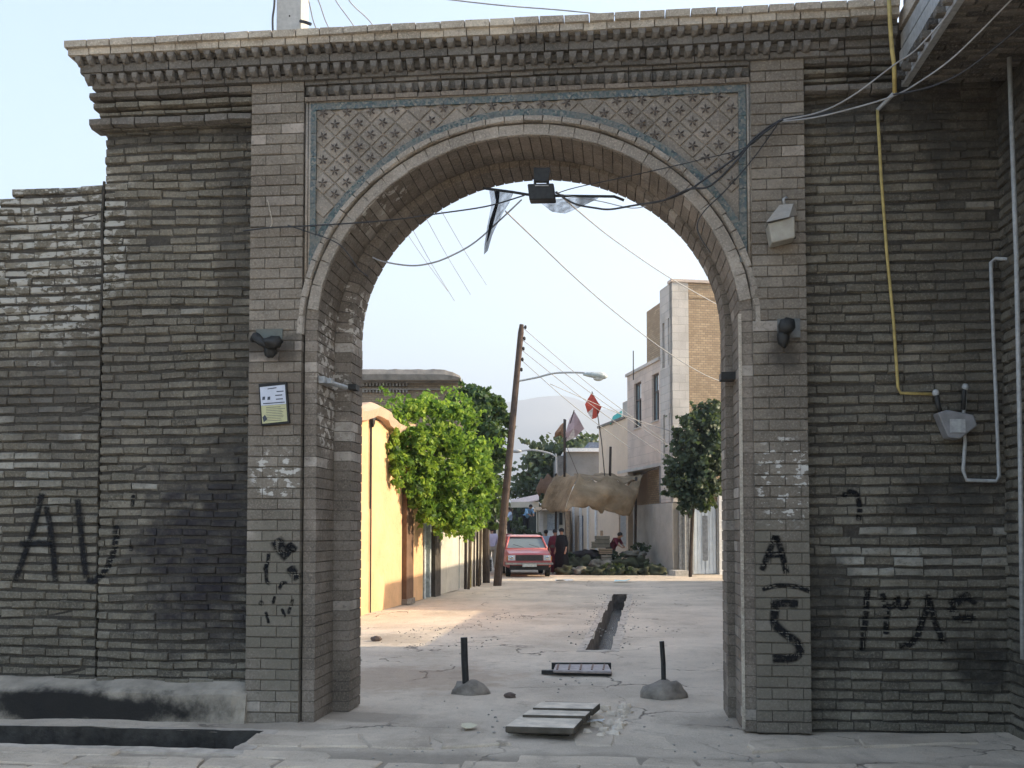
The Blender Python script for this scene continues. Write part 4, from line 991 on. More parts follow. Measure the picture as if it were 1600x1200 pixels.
# loose stones
for i, (px, py, sz, lb) in enumerate(((588,1002,.085,'small reddish stone lying on the road near the left jamb'), (797,1091,.06,'dark pebble between the left bollard and the slabs'))):
    p = G(px, py); m = MB(); m.ellipsoid((p.x, p.y, sz*.4), (sz, sz*.7, sz*.55), 8, 6, .4, seed=i*3+1); tag(m.build('stone', simple('loose stone', (.13,.10,.085), .9), loc=(p.x, p.y, 0)), lb, 'stone')
for i, (px, py, c_, lb) in enumerate(((930,1133,(.7,.7,.68),'crumpled white paper scrap right of the slabs'), (733,1141,(.6,.55,.4),'torn pale paper scrap left of the slabs'), (972,910,(.55,.75,.75),'pale blue litter scrap far down the street'), (882,910,(.75,.75,.72),'white plank lying in the street before the awning'))):
    p = G(px, py); s_ = .045 if i < 2 else .16; m = MB()
    vs = [(p.x+s_*a+rnd.uniform(-.3,.3)*s_, p.y+s_*b*(1.5 if i < 3 else .5)+rnd.uniform(-.3,.3)*s_, .03+rnd.uniform(0, .5)*s_) for b in (-1,0,1) for a in (-1.5,-.5,.5,1.5)]
    m.add(vs, [(r*4+c2, r*4+c2+1, r*4+c2+5, r*4+c2+4) for r in range(2) for c2 in range(3)]); o = tag(m.build('litter', simple('litter paper', c_, .8, .2, .05), loc=(p.x,p.y,0)), lb, 'litter'); md = o.modifiers.new('s','SOLIDIFY'); md.thickness = .004
# rubble along the street gutter
m = MB()
for i in range(190):
    e = rs.random(); sd = rs.random() < .5; a, b = (JB[0], JB[3]) if sd else (JB[1], JB[2]); p = a.lerp(b, e); p = p+Vector(((-1 if sd else 1)*abs(rs.gauss(0,.16)), rs.gauss(0,.1), 0)); s_ = rs.uniform(.006, .022)
    if inpoly(p.x, p.y, JB): continue
    m.ellipsoid((p.x, p.y, s_*.4+gh(p.x,p.y)), (s_, s_*.8, s_*.6), 5, 4, .4, seed=i)
CT = [(rs.uniform(-3,3), rs.uniform(7,19)) for _ in range(16)]
for i in range(420):
    cx_, cy_ = rs.choice(CT); x, y = cx_+rs.gauss(0,.3), cy_+rs.gauss(0,.5); s_ = rs.uniform(.004, .016)
    m.ellipsoid((x, y, s_*.4+gh(x,y)), (s_, s_*.8, s_*.6), 5, 4, .4, seed=i)
m.build('gravel', simple('pebbles', (.33,.305,.27), .9), kind='stuff')['label'] = 'scattered pebbles and dirt crumbs on the road'

# ================================================================== LEFT SIDE OF THE STREET
def plaster(name, c, var=.14, sc_=1.3, blotch=None):
    k = N(name, .92, .15); cc = k.ramp(k.noise(sc_, 6, .6), [(.3, tuple(x*(1-var) for x in c)), (.7, tuple(min(.9, x*(1+var)) for x in c))])
    if blotch: cc = k.mix(k.mr(k.noise(sc_*2.2, 5, .65, stretch=(1,1,.5)), .56, .72, 0, .6), cc, blotch)
    cc = k.mix(k.mr(k.noise(5, 7, .75), .55, .7, 0, .35), cc, tuple(x*.6 for x in c)); k.bump(k.noise(6, 8, .72), .03, .8); return k.col(cc)
M_yw = plaster('yellow ochre plaster', (.69,.435,.24), blotch=(.55,.36,.20)); M_cream = plaster('cream plaster', (.52,.48,.40), blotch=(.40,.36,.30))
def base(px, py): p = G(px, py); p.z = 0; return p
LA, LBp = base(520, 974), base(743, 914)
ud = (LBp-LA).normalized(); lnrm = Vector((ud.y, -ud.x, 0))        # normal pointing into the street
def onwall(px):
    """distance along wall line where pixel column px meets it"""
    d = ray(px, 828); d = Vector((d.x, d.y)); a = Vector((LA.x, LA.y)); u = Vector((ud.x, ud.y))
    den = d.x*u.y-d.y*u.x; return (a.y*d.x-a.x*d.y)/-den if False else (d.y*a.x-d.x*a.y)/(d.x*u.y-d.y*u.x)
def LW(px, h, out=0):
    p = LA+ud*onwall(px)+lnrm*out; return Vector((p.x, p.y, h))
def lseg(m, pa, pb, h0, h1, out0, out1):
    a, b = LW(pa, h0, out1), LW(pb, h0, out1); c, d = LW(pb, h0, out0), LW(pa, h0, out0)
    m.prism([a, b, c, d], (0,0,h1-h0))
yw = thing('yellow_wall', LW(600, 0), 'sunlit ochre plastered garden wall with clay coping behind the left jamb', 'wall')
m = MB(); lseg(m, 505, 628, 0, 3.75, -.35, 0); fixn(m.build('plaster_wall', M_yw, yw))
m = MB(); lseg(m, 640, 661, 0, 3.6, -.35, 0); fixn(m.build('plaster_wall', M_yw, yw))
m = MB(); n = 24; vs = []
for i in range(n+1):
    px = 505+(640-505)*i/n; hh = 3.98+.10*math.sin(i*.55)+.03*noise.noise(Vector((i*.9,0,0))); o_ = .14+.07*noise.noise(Vector((i*.6,3,0)))
    vs += [LW(px, hh-.27, o_), LW(px, hh-.1, o_+.05), LW(px, hh, o_-.15), LW(px, hh-.02, -.40), LW(px, hh-.3, -.40)]
m.add(vs, [(5*i+j, 5*i+(j+1) % 5, 5*i+5+(j+1) % 5, 5*i+5+j) for i in range(n) for j in range(5)]+[(0,1,2,3,4),tuple(5*n+j for j in range(5))]); fixn(m.build('clay_coping', plaster('clay coping', (.50,.36,.26)), yw, smooth=False))
m = MB(); m.tube([LW(577, 3.7, .03), LW(577, 0.02, .03)], .015, 6); m.tube([LW(575.5, 3.7, .03), LW(575.5, 2, .03)], .010, 6); m.ellipsoid(LW(577, 3.72, .06), (.06,.06,.13), nz=.5); m.build('wall_cable', M_dark, yw)
bp = thing('brown_pillar', LW(634, 0), 'brown painted pillar standing between ochre wall panels under the vine', 'pillar')
m = MB(); lseg(m, 628.5, 639.5, 0, 3.7, -.3, .10); fixn(m.build('shaft', simple('brown paint', (.16,.095,.06), .8, .2, .2, 5), bp)); m = MB(); lseg(m, 627.8, 640.2, 0, .12, -.3, .13); fixn(m.build('foot', M_lump, bp))
dr = thing('street_door', LW(667, 0), 'pale grey metal street door set between ochre wall and dark pillar', 'door')
m = MB(); lseg(m, 661.5, 664, 0, 2.4, -.2, .03); lseg(m, 670, 672, 0, 2.4, -.2, .03); lseg(m, 661.5, 672, 2.4, 2.55, -.2, .03); fixn(m.build('frame', simple('pale blue paint', (.42,.47,.47), .6), dr))
m = MB(); lseg(m, 664, 670, 0.02, 2.4, -.15, -.08); fixn(m.build('leaf', simple('grey door', (.30,.32,.32), .6), dr))
m = MB(); lseg(m, 661, 682, 2.56, 3.5, -.35, -.02); fixn(m.build('lintel', M_cream, dr))
dp = thing('dark_pillar', LW(677, 0), 'dark grey brick pillar right of the pale street door', 'pillar')
m = MB(); lseg(m, 672.5, 681.5, 0, 3.4, -.3, .12); fixn(m.build('shaft', simple('dark brick pillar', (.075,.065,.055), .9, .2, .3, 8), dp)); m = MB(); lseg(m, 672, 682, 3.4, 3.5, -.3, .15); fixn(m.build('cap', M_lump, dp))
cw = thing('cream_wall', LW(700, 0), 'cream plastered wall in shade below the hanging vine', 'wall')
m = MB(); lseg(m, 682, 717, 0, 3.5, -.35, 0); fixn(m.build('plaster_wall', M_cream, cw)); m = MB(); lseg(m, 681, 745, 3.5, 3.62, -.4, .08); fixn(m.build('coping', M_lump, cw)); m = MB(); lseg(m, 724, 760, 0, 3.4, -.35, -.1); fixn(m.build('plaster_wall', M_cream, cw))
M_bpost = simple('dark timber', (.06,.048,.04), .9, .2, .3, 8)
for a, b, mt, lb in ((717,722,M_bpost,'first dark post holding up the vine trellis, nearest the cream wall'), (727,729,M_yel,'slim yellow pole among the vine posts'), (731.5,734.5,M_bpost,'middle dark post under the vine'), (736,740,M_bpost,'thick dark post under the far end of the vine'), (742.5,744.5,M_dark,'thin black iron pole at the end of the vine')):
    p = LW((a+b)/2, 0, .14); r = (b-a)/2*(proj(p)[2])/F; m = MB(); m.tube([p, p+UZ*1.8+Vector((.01,.02,0)), p+UZ*3.9], [r, r*.93, r*.85], 10); tag(m.build('trellis_post', mt, loc=p), lb, 'post')

# brick house behind the wall
def brickwall_mat(name, a, b, mort, bw=.22, bh=.07, nrm='x'):
    k = N(name, .93, .15); tc = k.pos(); sx = k.n('ShaderNodeSeparateXYZ'); k.l(tc, sx.inputs[0]); cb = k.n('ShaderNodeCombineXYZ')
    k.l(k.math('ADD', sx.outputs['X'], sx.outputs['Y']), cb.inputs['X']); k.l(sx.outputs['Z'], cb.inputs['Y'])
    bt = k.n('ShaderNodeTexBrick'); k.l(cb.outputs[0], bt.inputs['Vector']); bt.inputs['Scale'].default_value = 1
    for n_, v in (('Brick Width', bw), ('Row Height', bh), ('Mortar Size', .009), ('Mortar Smooth', .3), ('Bias', 0)): bt.inputs[n_].default_value = v
    bt.inputs['Color1'].default_value = (*a, 1); bt.inputs['Color2'].default_value = (*b, 1); bt.inputs['Mortar'].default_value = (*mort, 1)
    c = k.mix(k.mr(k.noise(1.2, 6), .4, .7, 0, .5), bt.outputs['Color'], tuple(x*.6 for x in a)); k.bump(k.math('SUBTRACT', k.noise(20, 4), k.math('MULTIPLY', bt.outputs['Fac'], 1.5)), .02)
    return k.col(c)
M_bh = brickwall_mat('buff house brick', (.30,.235,.17), (.24,.19,.14), (.16,.13,.10))
M_mud = simple('grey mud roof', (.22,.205,.185), .95, .1, .3, 3, bump=.03)
bh = thing('brick_house', C(640, 828, 34), 'old buff brick house with rounded mud roof rising behind the vine', 'house'); bh.location.z = 0; ORG[bh] = Vector(bh.location)
def bx(par, nm, pa, pb, ya, yb, z, dep, mat, dirv=None, h0=None):
    """box facing the camera, px a..b, image rows ya (top), yb (bottom) at depth z"""
    A = C(pa, yb, z); B = C(pb, yb, z); T = C(pa, ya, z); h = T.z-A.z
    m = MB(); u = (B-A); u.z = 0; l = u.length; u.normalize(); m.fbox(A, u, l, dep, h); return m.build(nm, mat, par)
bx(bh, 'wall', 480, 716, 594, 905, 34, 9, M_bh); bx(bh, 'wall', 716.2, 724, 602, 905, 34.3, 8, plaster('tan plaster', (.45,.36,.26)))
m = MB(); A = C(480, 594, 33.6); B = C(719, 594, 33.6); n = 40; vs = []
for i in range(n+1):
    t = i/n; p = A.lerp(B, t); e = max(0, (t-.86)/.14)**2; hh = .36-.22*e+.03*noise.noise(Vector((i*.5,0,0)))
    bk = hfw
    vs += [p-bk*.05, p-bk*.12+UZ*hh*.5, p+UZ*hh, p+bk*8+UZ*hh, p+bk*8]
m.add(vs, [(5*i+j, 5*i+(j+1) % 5, 5*i+5+(j+1) % 5, 5*i+5+j) for i in range(n) for j in range(5)]+[(0,1,2,3,4),tuple(5*n+j for j in range(5))]); fixn(m.build('roof', M_mud, bh))
me0 = None
for r_i, (yy, hh, x1) in enumerate(((598,5,640),(609,4,640))):
    bx(bh, 'string_course', 480, 716, yy-1.8, yy-.2, 33.85, .2, M_mud)
    m = MB()
    x = 556
    while x < x1-2:
        A = C(x, yy+hh, 33.88); B = C(x+2.6, yy+hh, 33.88); T = C(x, yy, 33.88); u = (B-A).normalized(); m.fbox(A, u, (B-A).length, .13, T.z-A.z); x += 5.2
    m.build('dentil_row', M_mud, bh)
bx(bh, 'pilaster', 636, 640, 614, 905, 33.9, .15, M_bh)

# ---- foliage
def leafmat(name, a, b, c, trans=.35):
    k = N(name, .55, .35); t = k.attr('tint'); col = k.ramp(t, [(0, a), (.5, b), (1, c)])
    col = k.mix(k.mr(k.noise(2.6, 4), .45, .65, 0, .4), col, a); k.col(col)
    tr = k.n('ShaderNodeBsdfTranslucent'); mx = k.mix(.5, col, (.28,.42,.05)); k.l(mx, tr.inputs['Color']); ms = k.n('ShaderNodeMixShader'); ms.inputs[0].default_value = trans
    k.l(k.b.outputs[0], ms.inputs[1]); k.l(tr.outputs[0], ms.inputs[2]); k.l(ms.outputs[0], k.t.nodes['Material Output'].inputs['Surface']); return k.m
M_vine = leafmat('vine leaf', (.03,.075,.012), (.13,.26,.03), (.42,.54,.07), .45)
M_dleaf = leafmat('dark leaf', (.022,.05,.018), (.04,.085,.028), (.075,.13,.045), .22)
M_gleaf = leafmat('grey green leaf', (.028,.042,.024), (.05,.072,.04), (.095,.12,.07), .15)
def leaf(m, p, s_, r, tb=.5):
    n = Vector((r.gauss(0,1), r.gauss(0,1), r.gauss(0,1)+.3)).normalized(); u = n.orthogonal().normalized(); u = Matrix.Rotation(r.uniform(0,6.28), 3, n)@u; v = n.cross(u)
    m.cur = min(1, max(0, r.gauss(tb,.16))); l = s_*r.uniform(.7,1.3); ww = l*.42
    m.add([p-u*l*.5, p-v*ww+n*l*.06, p+u*l*.5-n*l*.1, p+v*ww+n*l*.06, p-n*l*.04], [(0,1,4),(1,2,4),(2,3,4),(3,0,4)])
def crown(m, blobs, per, s_, r, shell=.55):
    """blobs: (world centre, radii vec)"""
    for c, rad in blobs:
        vol = rad[0]*rad[1]*rad[2]; n = int(per*math.pi*rad[0]*rad[2]/(s_*s_*.3))
        # sub-clumps
        cl = []
        for i in range(max(5, n//26)):
            d = Vector((r.gauss(0,1), r.gauss(0,1), r.gauss(0,1))).normalized()*(r.uniform(shell,1.0)); cl.append(Vector((c.x+d.x*rad[0], c.y+d.y*rad[1], c.z+d.z*rad[2])))
        for q in cl:
            rr = r.uniform(.07,.20)*(vol**(1/3))*1.1
            tb = r.uniform(.05, .95)
            for i in range(26): leaf(m, q+Vector((r.gauss(0,rr), r.gauss(0,rr), r.gauss(0,rr*.8))), s_, r, tb)
        for i in range(max(2, int(n/160))):   # stray shoots
            d = Vector((r.gauss(0,1), r.gauss(0,1), r.gauss(.2,1))).normalized(); a = Vector((c.x+d.x*rad[0]*.8, c.y+d.y*rad[1]*.8, c.z+d.z*rad[2]*.8)); L = r.uniform(.35,.8)*vol**(1/3); g_ = r.uniform(-.5,.3)
            for j in range(16): f = j/16; leaf(m, a+d*L*f+UZ*(g_*L*f*f)+Vector((r.gauss(0,.03), r.gauss(0,.03), r.gauss(0,.03))), s_*.9, r, .75)
def pb(px, py, z, rx, ry, rzd):
    return C(px, py, z), (rx*z/F, rzd, ry*z/F)
rv = random.Random(8)
vine = thing('grape_vine', LW(690, 0, .2), 'bright green sunlit vine spilling over the garden wall into the street', 'vine')
m = MB()
VB = [pb(622,655,21.5,16,14,.3), pb(640,700,21.5,26,38,.35), pb(665,680,22.5,32,30,.4), pb(700,690,23.5,34,34,.5), pb(728,715,24.5,30,40,.5), pb(660,740,22.3,30,40,.35), pb(700,760,23.3,34,42,.45), pb(738,760,25,22,42,.45),
      pb(690,795,23.3,26,34,.4), pb(720,805,24,24,28,.4), pb(752,720,26,18,36,.5), pb(640,640,22,18,16,.3), pb(680,642,23,24,18,.4), pb(625,720,21,14,40,.25), pb(747,790,25.5,12,28,.35), pb(655,780,22.3,16,22,.3), pb(648,765,22,20,30,.3), pb(668,800,22.3,14,26,.3), pb(700,815,23,20,22,.35), pb(735,822,24.5,16,14,.3), pb(660,635,22.5,20,16,.3), pb(700,640,23.5,22,18,.4), pb(735,660,25,20,26,.4), pb(765,745,26,12,30,.4), pb(612,690,20.9,10,22,.2), pb(760,780,26,10,26,.3)]
crown(m, VB, 6.5, .125, rv, .35)
def sprig(m, pts, z, n, r, s_=.11):
    P = spl([C(x, y, z) for x, y in pts], 8); 
    for i in range(n): leaf(m, P[int(i/n*len(P))]+Vector((r.gauss(0,.05), r.gauss(0,.05), r.gauss(0,.05))), s_, r)
for pts in ([(640,640),(620,622),(605,612),(594,603)], [(650,650),(630,632),(612,628),(588,628)], [(700,650),(690,632),(672,622)], [(620,690),(606,680),(598,672)], [(720,640),(735,628),(738,640)], [(680,800),(684,826),(690,840)], [(715,815),(718,835)], [(760,700),(775,690),(786,694)], [(655,790),(652,812)], [(730,810),(738,830)]):
    sprig(m, pts, 22.5, 36, rv)
for i in range(26):
    x = rv.uniform(612, 765); y = 700+max(0, x-612)*.9 if x < 680 else rv.uniform(770, 800); z_ = 21+(x-612)*.031; L = rv.uniform(25, 62)
    sprig(m, [(x, y), (x+rv.uniform(-4,4), y+L*.5), (x+rv.uniform(-8,8), y+L)], z_, 40, rv, .12)
for i in range(16):
    x = rv.uniform(606, 720); y = 665-(x-606)*.25; L = rv.uniform(15, 34); sprig(m, [(x, y), (x+rv.uniform(-18,4), y-L*.7), (x+rv.uniform(-30,14), y-L)], 21+(x-606)*.028, 24, rv, .11)
m.build('foliage', M_vine, vine)
m = MB()
for a, b in ((718,705),(735,722)): m.tube(spl([LW(a,0.0,.25), LW(a,1.6,.3), LW((a+b)/2,3.2,.3), LW(b,4.0,.2)]), [.05]*0 or .04, 6)
m.build('stem', simple('vine bark', (.10,.075,.05), .9), vine)
tr = thing('tree', C(760, 828, 31), 'dark green leafy tree behind the vine, left of the leaning pole', 'tree'); tr.location.z = 0; ORG[tr] = Vector(tr.location)
m = MB(); crown(m, [pb(745,640,30,26,34,1.2), pb(768,680,30,22,44,1.2), pb(740,680,30,26,40,1.2), pb(705,640,31,26,20,1.2), pb(775,625,30,10,24,.6), pb(785,640,30,8,14,.5), pb(765,740,30,22,36,1.0), pb(772,790,31,14,20,.6), pb(745,610,30,14,14,.6), pb(730,610,30,14,14,.5), pb(790,660,30,9,30,.5), pb(755,640,30,22,24,.9), pb(765,820,30,12,24,.5), pb(788,710,30,8,22,.5)], 5, .17, rv, .3)
m.build('crown', M_dleaf, tr); m = MB(); b_ = C(760,828,31); b_.z = 0; m.tube(spl([b_, b_+UZ*2, b_+Vector((.2,0,4)), b_+Vector((.3,.2,5.5))]), [.14]*0 or .11, 8); m.tube([b_+UZ*2.6, b_+Vector((-.9,0,4.5))], .06, 6); m.build('trunk', M_bpost, tr)
tr2 = thing('tree', C(870, 828, 62), 'feathery grey green tree behind the awning below the mountains', 'tree'); tr2.location.z = 0; ORG[tr2] = Vector(tr2.location)
m = MB(); crown(m, [pb(835,740,62,36,44,3), pb(870,710,62,34,32,3), pb(905,700,62,34,24,2.5), pb(835,705,62,20,20,2), pb(820,790,60,26,36,2.5), pb(855,765,61,34,34,3), pb(925,705,62,16,20,2)], 4.5, .36, rv, .3)
m.build('crown', M_gleaf, tr2); b_ = C(860,828,62); b_.z = 0; m = MB(); m.tube([b_, b_+UZ*3, b_+Vector((.4,0,5.5))], .2, 8); m.tube([b_+UZ*2.5, b_+Vector((-1.4,0,5))], .1, 6); m.tube([b_+UZ*2.8, b_+Vector((1.7,0,5.3))], .1, 6); m.build('trunk', M_bpost, tr2)
tr3 = thing('tree', C(772, 828, 60), 'pale hazy shrub far down the street behind the leaning pole', 'tree'); tr3.location.z = 0; ORG[tr3] = Vector(tr3.location)
m = MB(); crown(m, [pb(772,775,60,18,26,2), pb(762,810,52,14,20,1.5), pb(785,800,64,16,26,2)], 4, .3, rv, .3); m.build('crown', M_gleaf, tr3); b_ = C(772,828,60); b_.z = 0; m = MB(); m.tube([b_, b_+UZ*3], .12, 8); m.build('trunk', M_bpost, tr3)
tr4 = thing('tree', C(1095, 828, 34.5), 'dense dusty green tree against the brick tower at right of the arch', 'tree'); tr4.location.z = 0; ORG[tr4] = Vector(tr4.location)
m = MB(); crown(m, [pb(1060,735,34.3,22,26,.6), pb(1078,770,34.2,22,24,.5), pb(1100,775,34.3,26,22,.6), pb(1092,680,34.5,32,42,.9), pb(1110,660,34.5,26,34,.9), pb(1072,705,34.5,32,36,.9), pb(1105,720,34.5,34,44,1), pb(1068,750,34.5,26,26,.8), pb(1085,760,34.5,34,34,.8), pb(1125,700,34.5,26,60,1), pb(1060,768,34.4,18,12,.5), pb(1100,640,34.5,18,14,.6), pb(1048,772,34.2,12,8,.4), pb(1052,745,34.2,14,9,.4), pb(1062,700,34.3,14,12,.4), pb(1082,650,34.4,12,12,.4), pb(1118,632,34.5,12,10,.4), pb(1095,795,34.1,18,9,.4), pb(1070,792,34.1,14,9,.4)], 5, .17, rv, .3)
m.build('crown', M_gleaf, tr4); b_ = C(1078,828,34.9); b_.z = 0; m = MB(); m.tube(spl([b_, b_+UZ*1.3+Vector((.05,0,0)), b_+Vector((.15,0,2.6)), b_+Vector((.5,0,4))]), .06, 8); m.tube([b_+UZ*2, b_+Vector((-.3,0,3.2))], .05, 6); m.build('trunk', M_bpost, tr4)

# ---- leaning utility pole and lamp
zp = 29.4; pb0 = C(777, 916, zp); pb0.z = 0; pt = C(815, 507, zp)
up_ = thing('utility_pole', pb0, 'leaning dark wooden utility pole with insulators on the left of the street', 'utility pole')
def onp(py):
    t = (916-py)/(916-507.); return pb0.lerp(pt, t)
m = MB(); m.tube([pb0-UZ*.2]+[onp(y) for y in (916,800,700,600,520,507)], [.125,.12,.11,.10,.09,.085,.06], 12); m.build('post', simple('tarred wood', (.085,.062,.05), .9, .2, .35, 6, bump=.01), up_)
for y in (512,530,546,563,579):
    p = onp(y)+crt*.12; m = MB(); m.tube([onp(y), p], .012, 6); m.tube([p-UZ*.04, p, p+UZ*.05, p+UZ*.07], [.02,.04,.035,.015], 8); m.build('insulator', M_dark, up_, smooth=True)
sl_ = thing('street_lamp', onp(597)+crt*.02, 'grey cobra head street lamp on a bent arm fixed to the leaning pole', 'street lamp')
m = MB(); a = onp(597); m.tube(spl([a, C(838,590,zp), C(864,583.5,zp), C(890,582,zp), C(914,582.5,zp)]), .028, 8); m.build('arm', M_steel, sl_, smooth=True)
m = MB(); P = [(911,.05,.04),(918,.12,.08),(928,.16,.11),(938,.17,.13),(945,.14,.1),(949,.05,.04)]; vs = []
for x, ww, hh in P:
    c = C(x, 585+(x-911)*.10, zp)
    for kx in range(8): a_ = math.pi*2*kx/8; vs.append(c+hfw*ww*math.cos(a_)+UZ*hh*math.sin(a_)*(1 if math.sin(a_) > 0 else .7))
m.add(vs, [(i*8+j, i*8+(j+1) % 8, (i+1)*8+(j+1) % 8, (i+1)*8+j) for i in range(len(P)-1) for j in range(8)]+[tuple(range(8)), tuple(40+j for j in range(8))]); fixn(m.build('lamp_head', simple('pale green grey enamel', (.42,.46,.45), .5), sl_, smooth=True))
m = MB(); m.ellipsoid(C(935,591.5,zp), (.15,.11,.075)); m.build('lamp_glass', simple('clouded glass', (.5,.52,.5), .2, .6), sl_, smooth=True)
# far lamp
fl2 = thing('street_lamp', C(868, 828, 54), 'smaller distant street lamp arm curving left before the tree', 'street lamp'); fl2.location.z = 0; ORG[fl2] = Vector(fl2.location)
m = MB(); m.tube(spl([C(869,880,54), C(869,725,54), C(866,712,54), C(850,706,54), C(830,703,54), C(812,705,54)]), .05, 6); m.build('pole_arm', M_steel, fl2, smooth=True); m = MB(); m.ellipsoid(C(807,705,54), (.3,.2,.1)); m.build('lamp_head', M_steel, fl2, smooth=True)

# ================================================================== RIGHT SIDE OF THE STREET
def cw3(x, z, h=0): p = crt*x+hfw*z; return Vector((p.x, p.y, h))
fd = (crt*-.172+hfw*.985).normalized(); fr = Vector((fd.y, -fd.x, 0))    # facade direction (away), right of it
F0 = cw3(5.53, 38)
def FA(t, h=0, out=0): p = F0+fd*t-fr*out; return Vector((p.x, p.y, h))
def tpx(px):
    k_ = (px-800)/F; return (5.53-k_*38)/(.172+k_*.985)
def fbx(par, nm, t0, t1, h0, h1, o0, o1, mat):
    """box along the facade: t range, heights, o0 back, o1 front offset towards street"""
    m = MB(); m.prism([FA(t0,h0,o1), FA(t1,h0,o1), FA(t1,h0,o0), FA(t0,h0,o0)], (0,0,h1-h0)); return fixn(m.build(nm, mat, par))
M_stucco = plaster('pink grey stucco', (.66,.55,.46), .08, .8); M_stucco2o = plaster('grey stucco', (.60,.56,.50), .08, .8); M_cream2 = plaster('cream facade', (.70,.56,.42), .08, .8)
M_stucco2 = brickwall_mat('grey stone cladding', (.60,.55,.49), (.54,.50,.45), (.40,.37,.33), .6, .3); M_stucco = brickwall_mat('pinkish stone cladding', (.67,.55,.46), (.61,.51,.43), (.46,.38,.32), .7, .35)
M_twb = brickwall_mat('rough tower brick', (.50,.37,.24), (.36,.26,.17), (.20,.17,.13), .22, .085)
def glassm(name, c=(.10,.13,.14)):
    k = N(name, .12, .6); k.col(c); return k.m
M_glass = glassm('window glass')
tP = tpx(1052)
sh = thing('stucco_house', FA(0), 'two storey pinkish stucco house with stair tower, slit windows and rough brick side', 'house')
H1 = 7.94; HJ = 4.1; HTW = 10.55
# upper storey
def facade_open(par, t0, t1, h0, h1, opens, mat, th=.25, nm='facade'):
    """wall with rectangular openings: built from strips"""
    ts = sorted({t0, t1, *[o[0] for o in opens], *[o[1] for o in opens]}); m = MB()
    for a, b in zip(ts, ts[1:]):
        c = (a+b)/2; hs = sorted([(o[2], o[3]) for o in opens if o[0] < c < o[1]]); z = h0
        for lo, hi in hs+[(h1, h1)]:
            if lo-z > .01: m.prism([FA(a,z,0), FA(b,z,0), FA(b,z,-th), FA(a,z,-th)], (0,0,lo-z))
            z = hi
    return fixn(m.build(nm, mat, par))
def hy(py, px):  # height of image row at facade under px
    t = tpx(px); z = (F0+fd*t).dot(hfw); return EYE+(828-py)/F*z
w1 = (tpx(1003), tpx(991.5), hy(670,997), hy(597,997)); w2 = (tpx(1031.0), tpx(1019.5), hy(659,1025), hy(583,1025))
T985 = tpx(981)
facade_open(sh, 0, T985, HJ, H1, [w1, (max(.0,w2[0])+.02, w2[1], w2[2], w2[3])], M_stucco)
w2 = (max(.0,w2[0])+.02, w2[1], w2[2], w2[3])
fbx(sh, 'upper_block', 0, T985, HJ, H1-.02, -6, -.6, M_stucco)
fbx(sh, 'parapet', -.02, T985+.12, H1, H1+.12, -.3, .06, M_stucco2); fbx(sh, 'soffit', 0.01, T985+1.5, HJ-.12, HJ-.004, -6, .02, M_stucco2)
slits = [(tpx(1040), tpx(1036.5), hy(574,1038), hy(503,1038)), (tpx(1049), tpx(1045.5), hy(569,1047), hy(495,1047)), (tpx(1040), tpx(1037), hy(722,1038), hy(648,1038)), (tpx(1049), tpx(1046), hy(718,1047), hy(645,1047))]
facade_open(sh, tP, -.003, 2.6, HTW, slits, M_stucco2, .25, 'tower_face')
fbx(sh, 'tower_core', tP+.3, -.003, 0, HTW-.1, -6, -.5, M_stucco2)
for s_ in slits: fbx(sh, 'slit_window', s_[0]+.001, s_[1]-.001, s_[2], s_[3], -.22, -.14, simple('brown slit glass', (.10,.06,.045), .3, .5))
for w_ in (w1, w2):
    m = MB(); t0, t1, a, b = w_; fr_ = .07
    for (q0, q1, r0, r1) in ((t0,t1,a,a+fr_),(t0,t1,b-fr_,b),(t0,t0+fr_,a,b),(t1-fr_,t1,a,b),((t0+t1)/2-.03,(t0+t1)/2+.03,a,b),(t0,t1,a+(b-a)*.62,a+(b-a)*.62+.06)):
        m.prism([FA(q0,r0,-.08), FA(q1,r0,-.08), FA(q1,r0,-.16), FA(q0,r0,-.16)], (0,0,r1-r0))
    wi = fixn(m.build('window', simple('window frame', (.10,.08,.07), .6), sh)); m = MB(); m.prism([FA(t0,a,-.13), FA(t1,a,-.13), FA(t1,a,-.145), FA(t0,a,-.145)], (0,0,b-a)); fixn(m.build('pane', glassm('pane glass', (.20,.26,.27)), wi))
    m = MB(); m.prism([FA(t0,b-(b-a)*.36,-.10), FA(t0+(t1-t0)*.5,b-(b-a)*.36,-.10), FA(t0+(t1-t0)*.5,b-(b-a)*.36,-.12), FA(t0,b-(b-a)*.36,-.12)], (0,0,(b-a)*.33)); fixn(m.build('blind', M_white, wi))
    m = MB(); m.prism([FA(t0,a,.05), FA(t1,a,.05), FA(t1,a,-.2), FA(t0,a,-.2)], (0,0,.05)); fixn(m.build('sill', M_stucco2, wi))
M_dado = plaster('pale grey dado', (.42,.40,.36), .15, 2); fbx(sh, 'dado', tP, 1.2, 0, 2.58, -.3, .03, M_dado)
# camera facing side: corner at P, running right (perpendicular to facade)
PC = FA(tP)
def SA(s_, h=0, out=0): p = PC+fr*s_-fd*out; return Vector((p.x, p.y, h))
def sbx(par, nm, s0, s1, h0, h1, o0, o1, mat):
    m = MB(); m.prism([SA(s0,h0,o1), SA(s1,h0,o1), SA(s1,h0,o0), SA(s0,h0,o0)], (0,0,h1-h0)); return fixn(m.build(nm, mat, par))
sbx(sh, 'corner_face', -.0, .62, 2.6, HTW, -.3, .01, M_stucco2); sbx(sh, 'brick_side', .62, 6.5, 2.6, HTW-.02, -5, -.03, M_twb); sbx(sh, 'brick_band', .64, 6.5, HTW-.55, HTW-.35, -.02, .0, M_twb)
sbx(sh, 'parapet', -.04, 6.5, HTW, HTW+.1, -.4, .06, M_stucco); sbx(sh, 'ground_wall', 0, 6.5, 0, 2.58, -5, 0, M_dado)
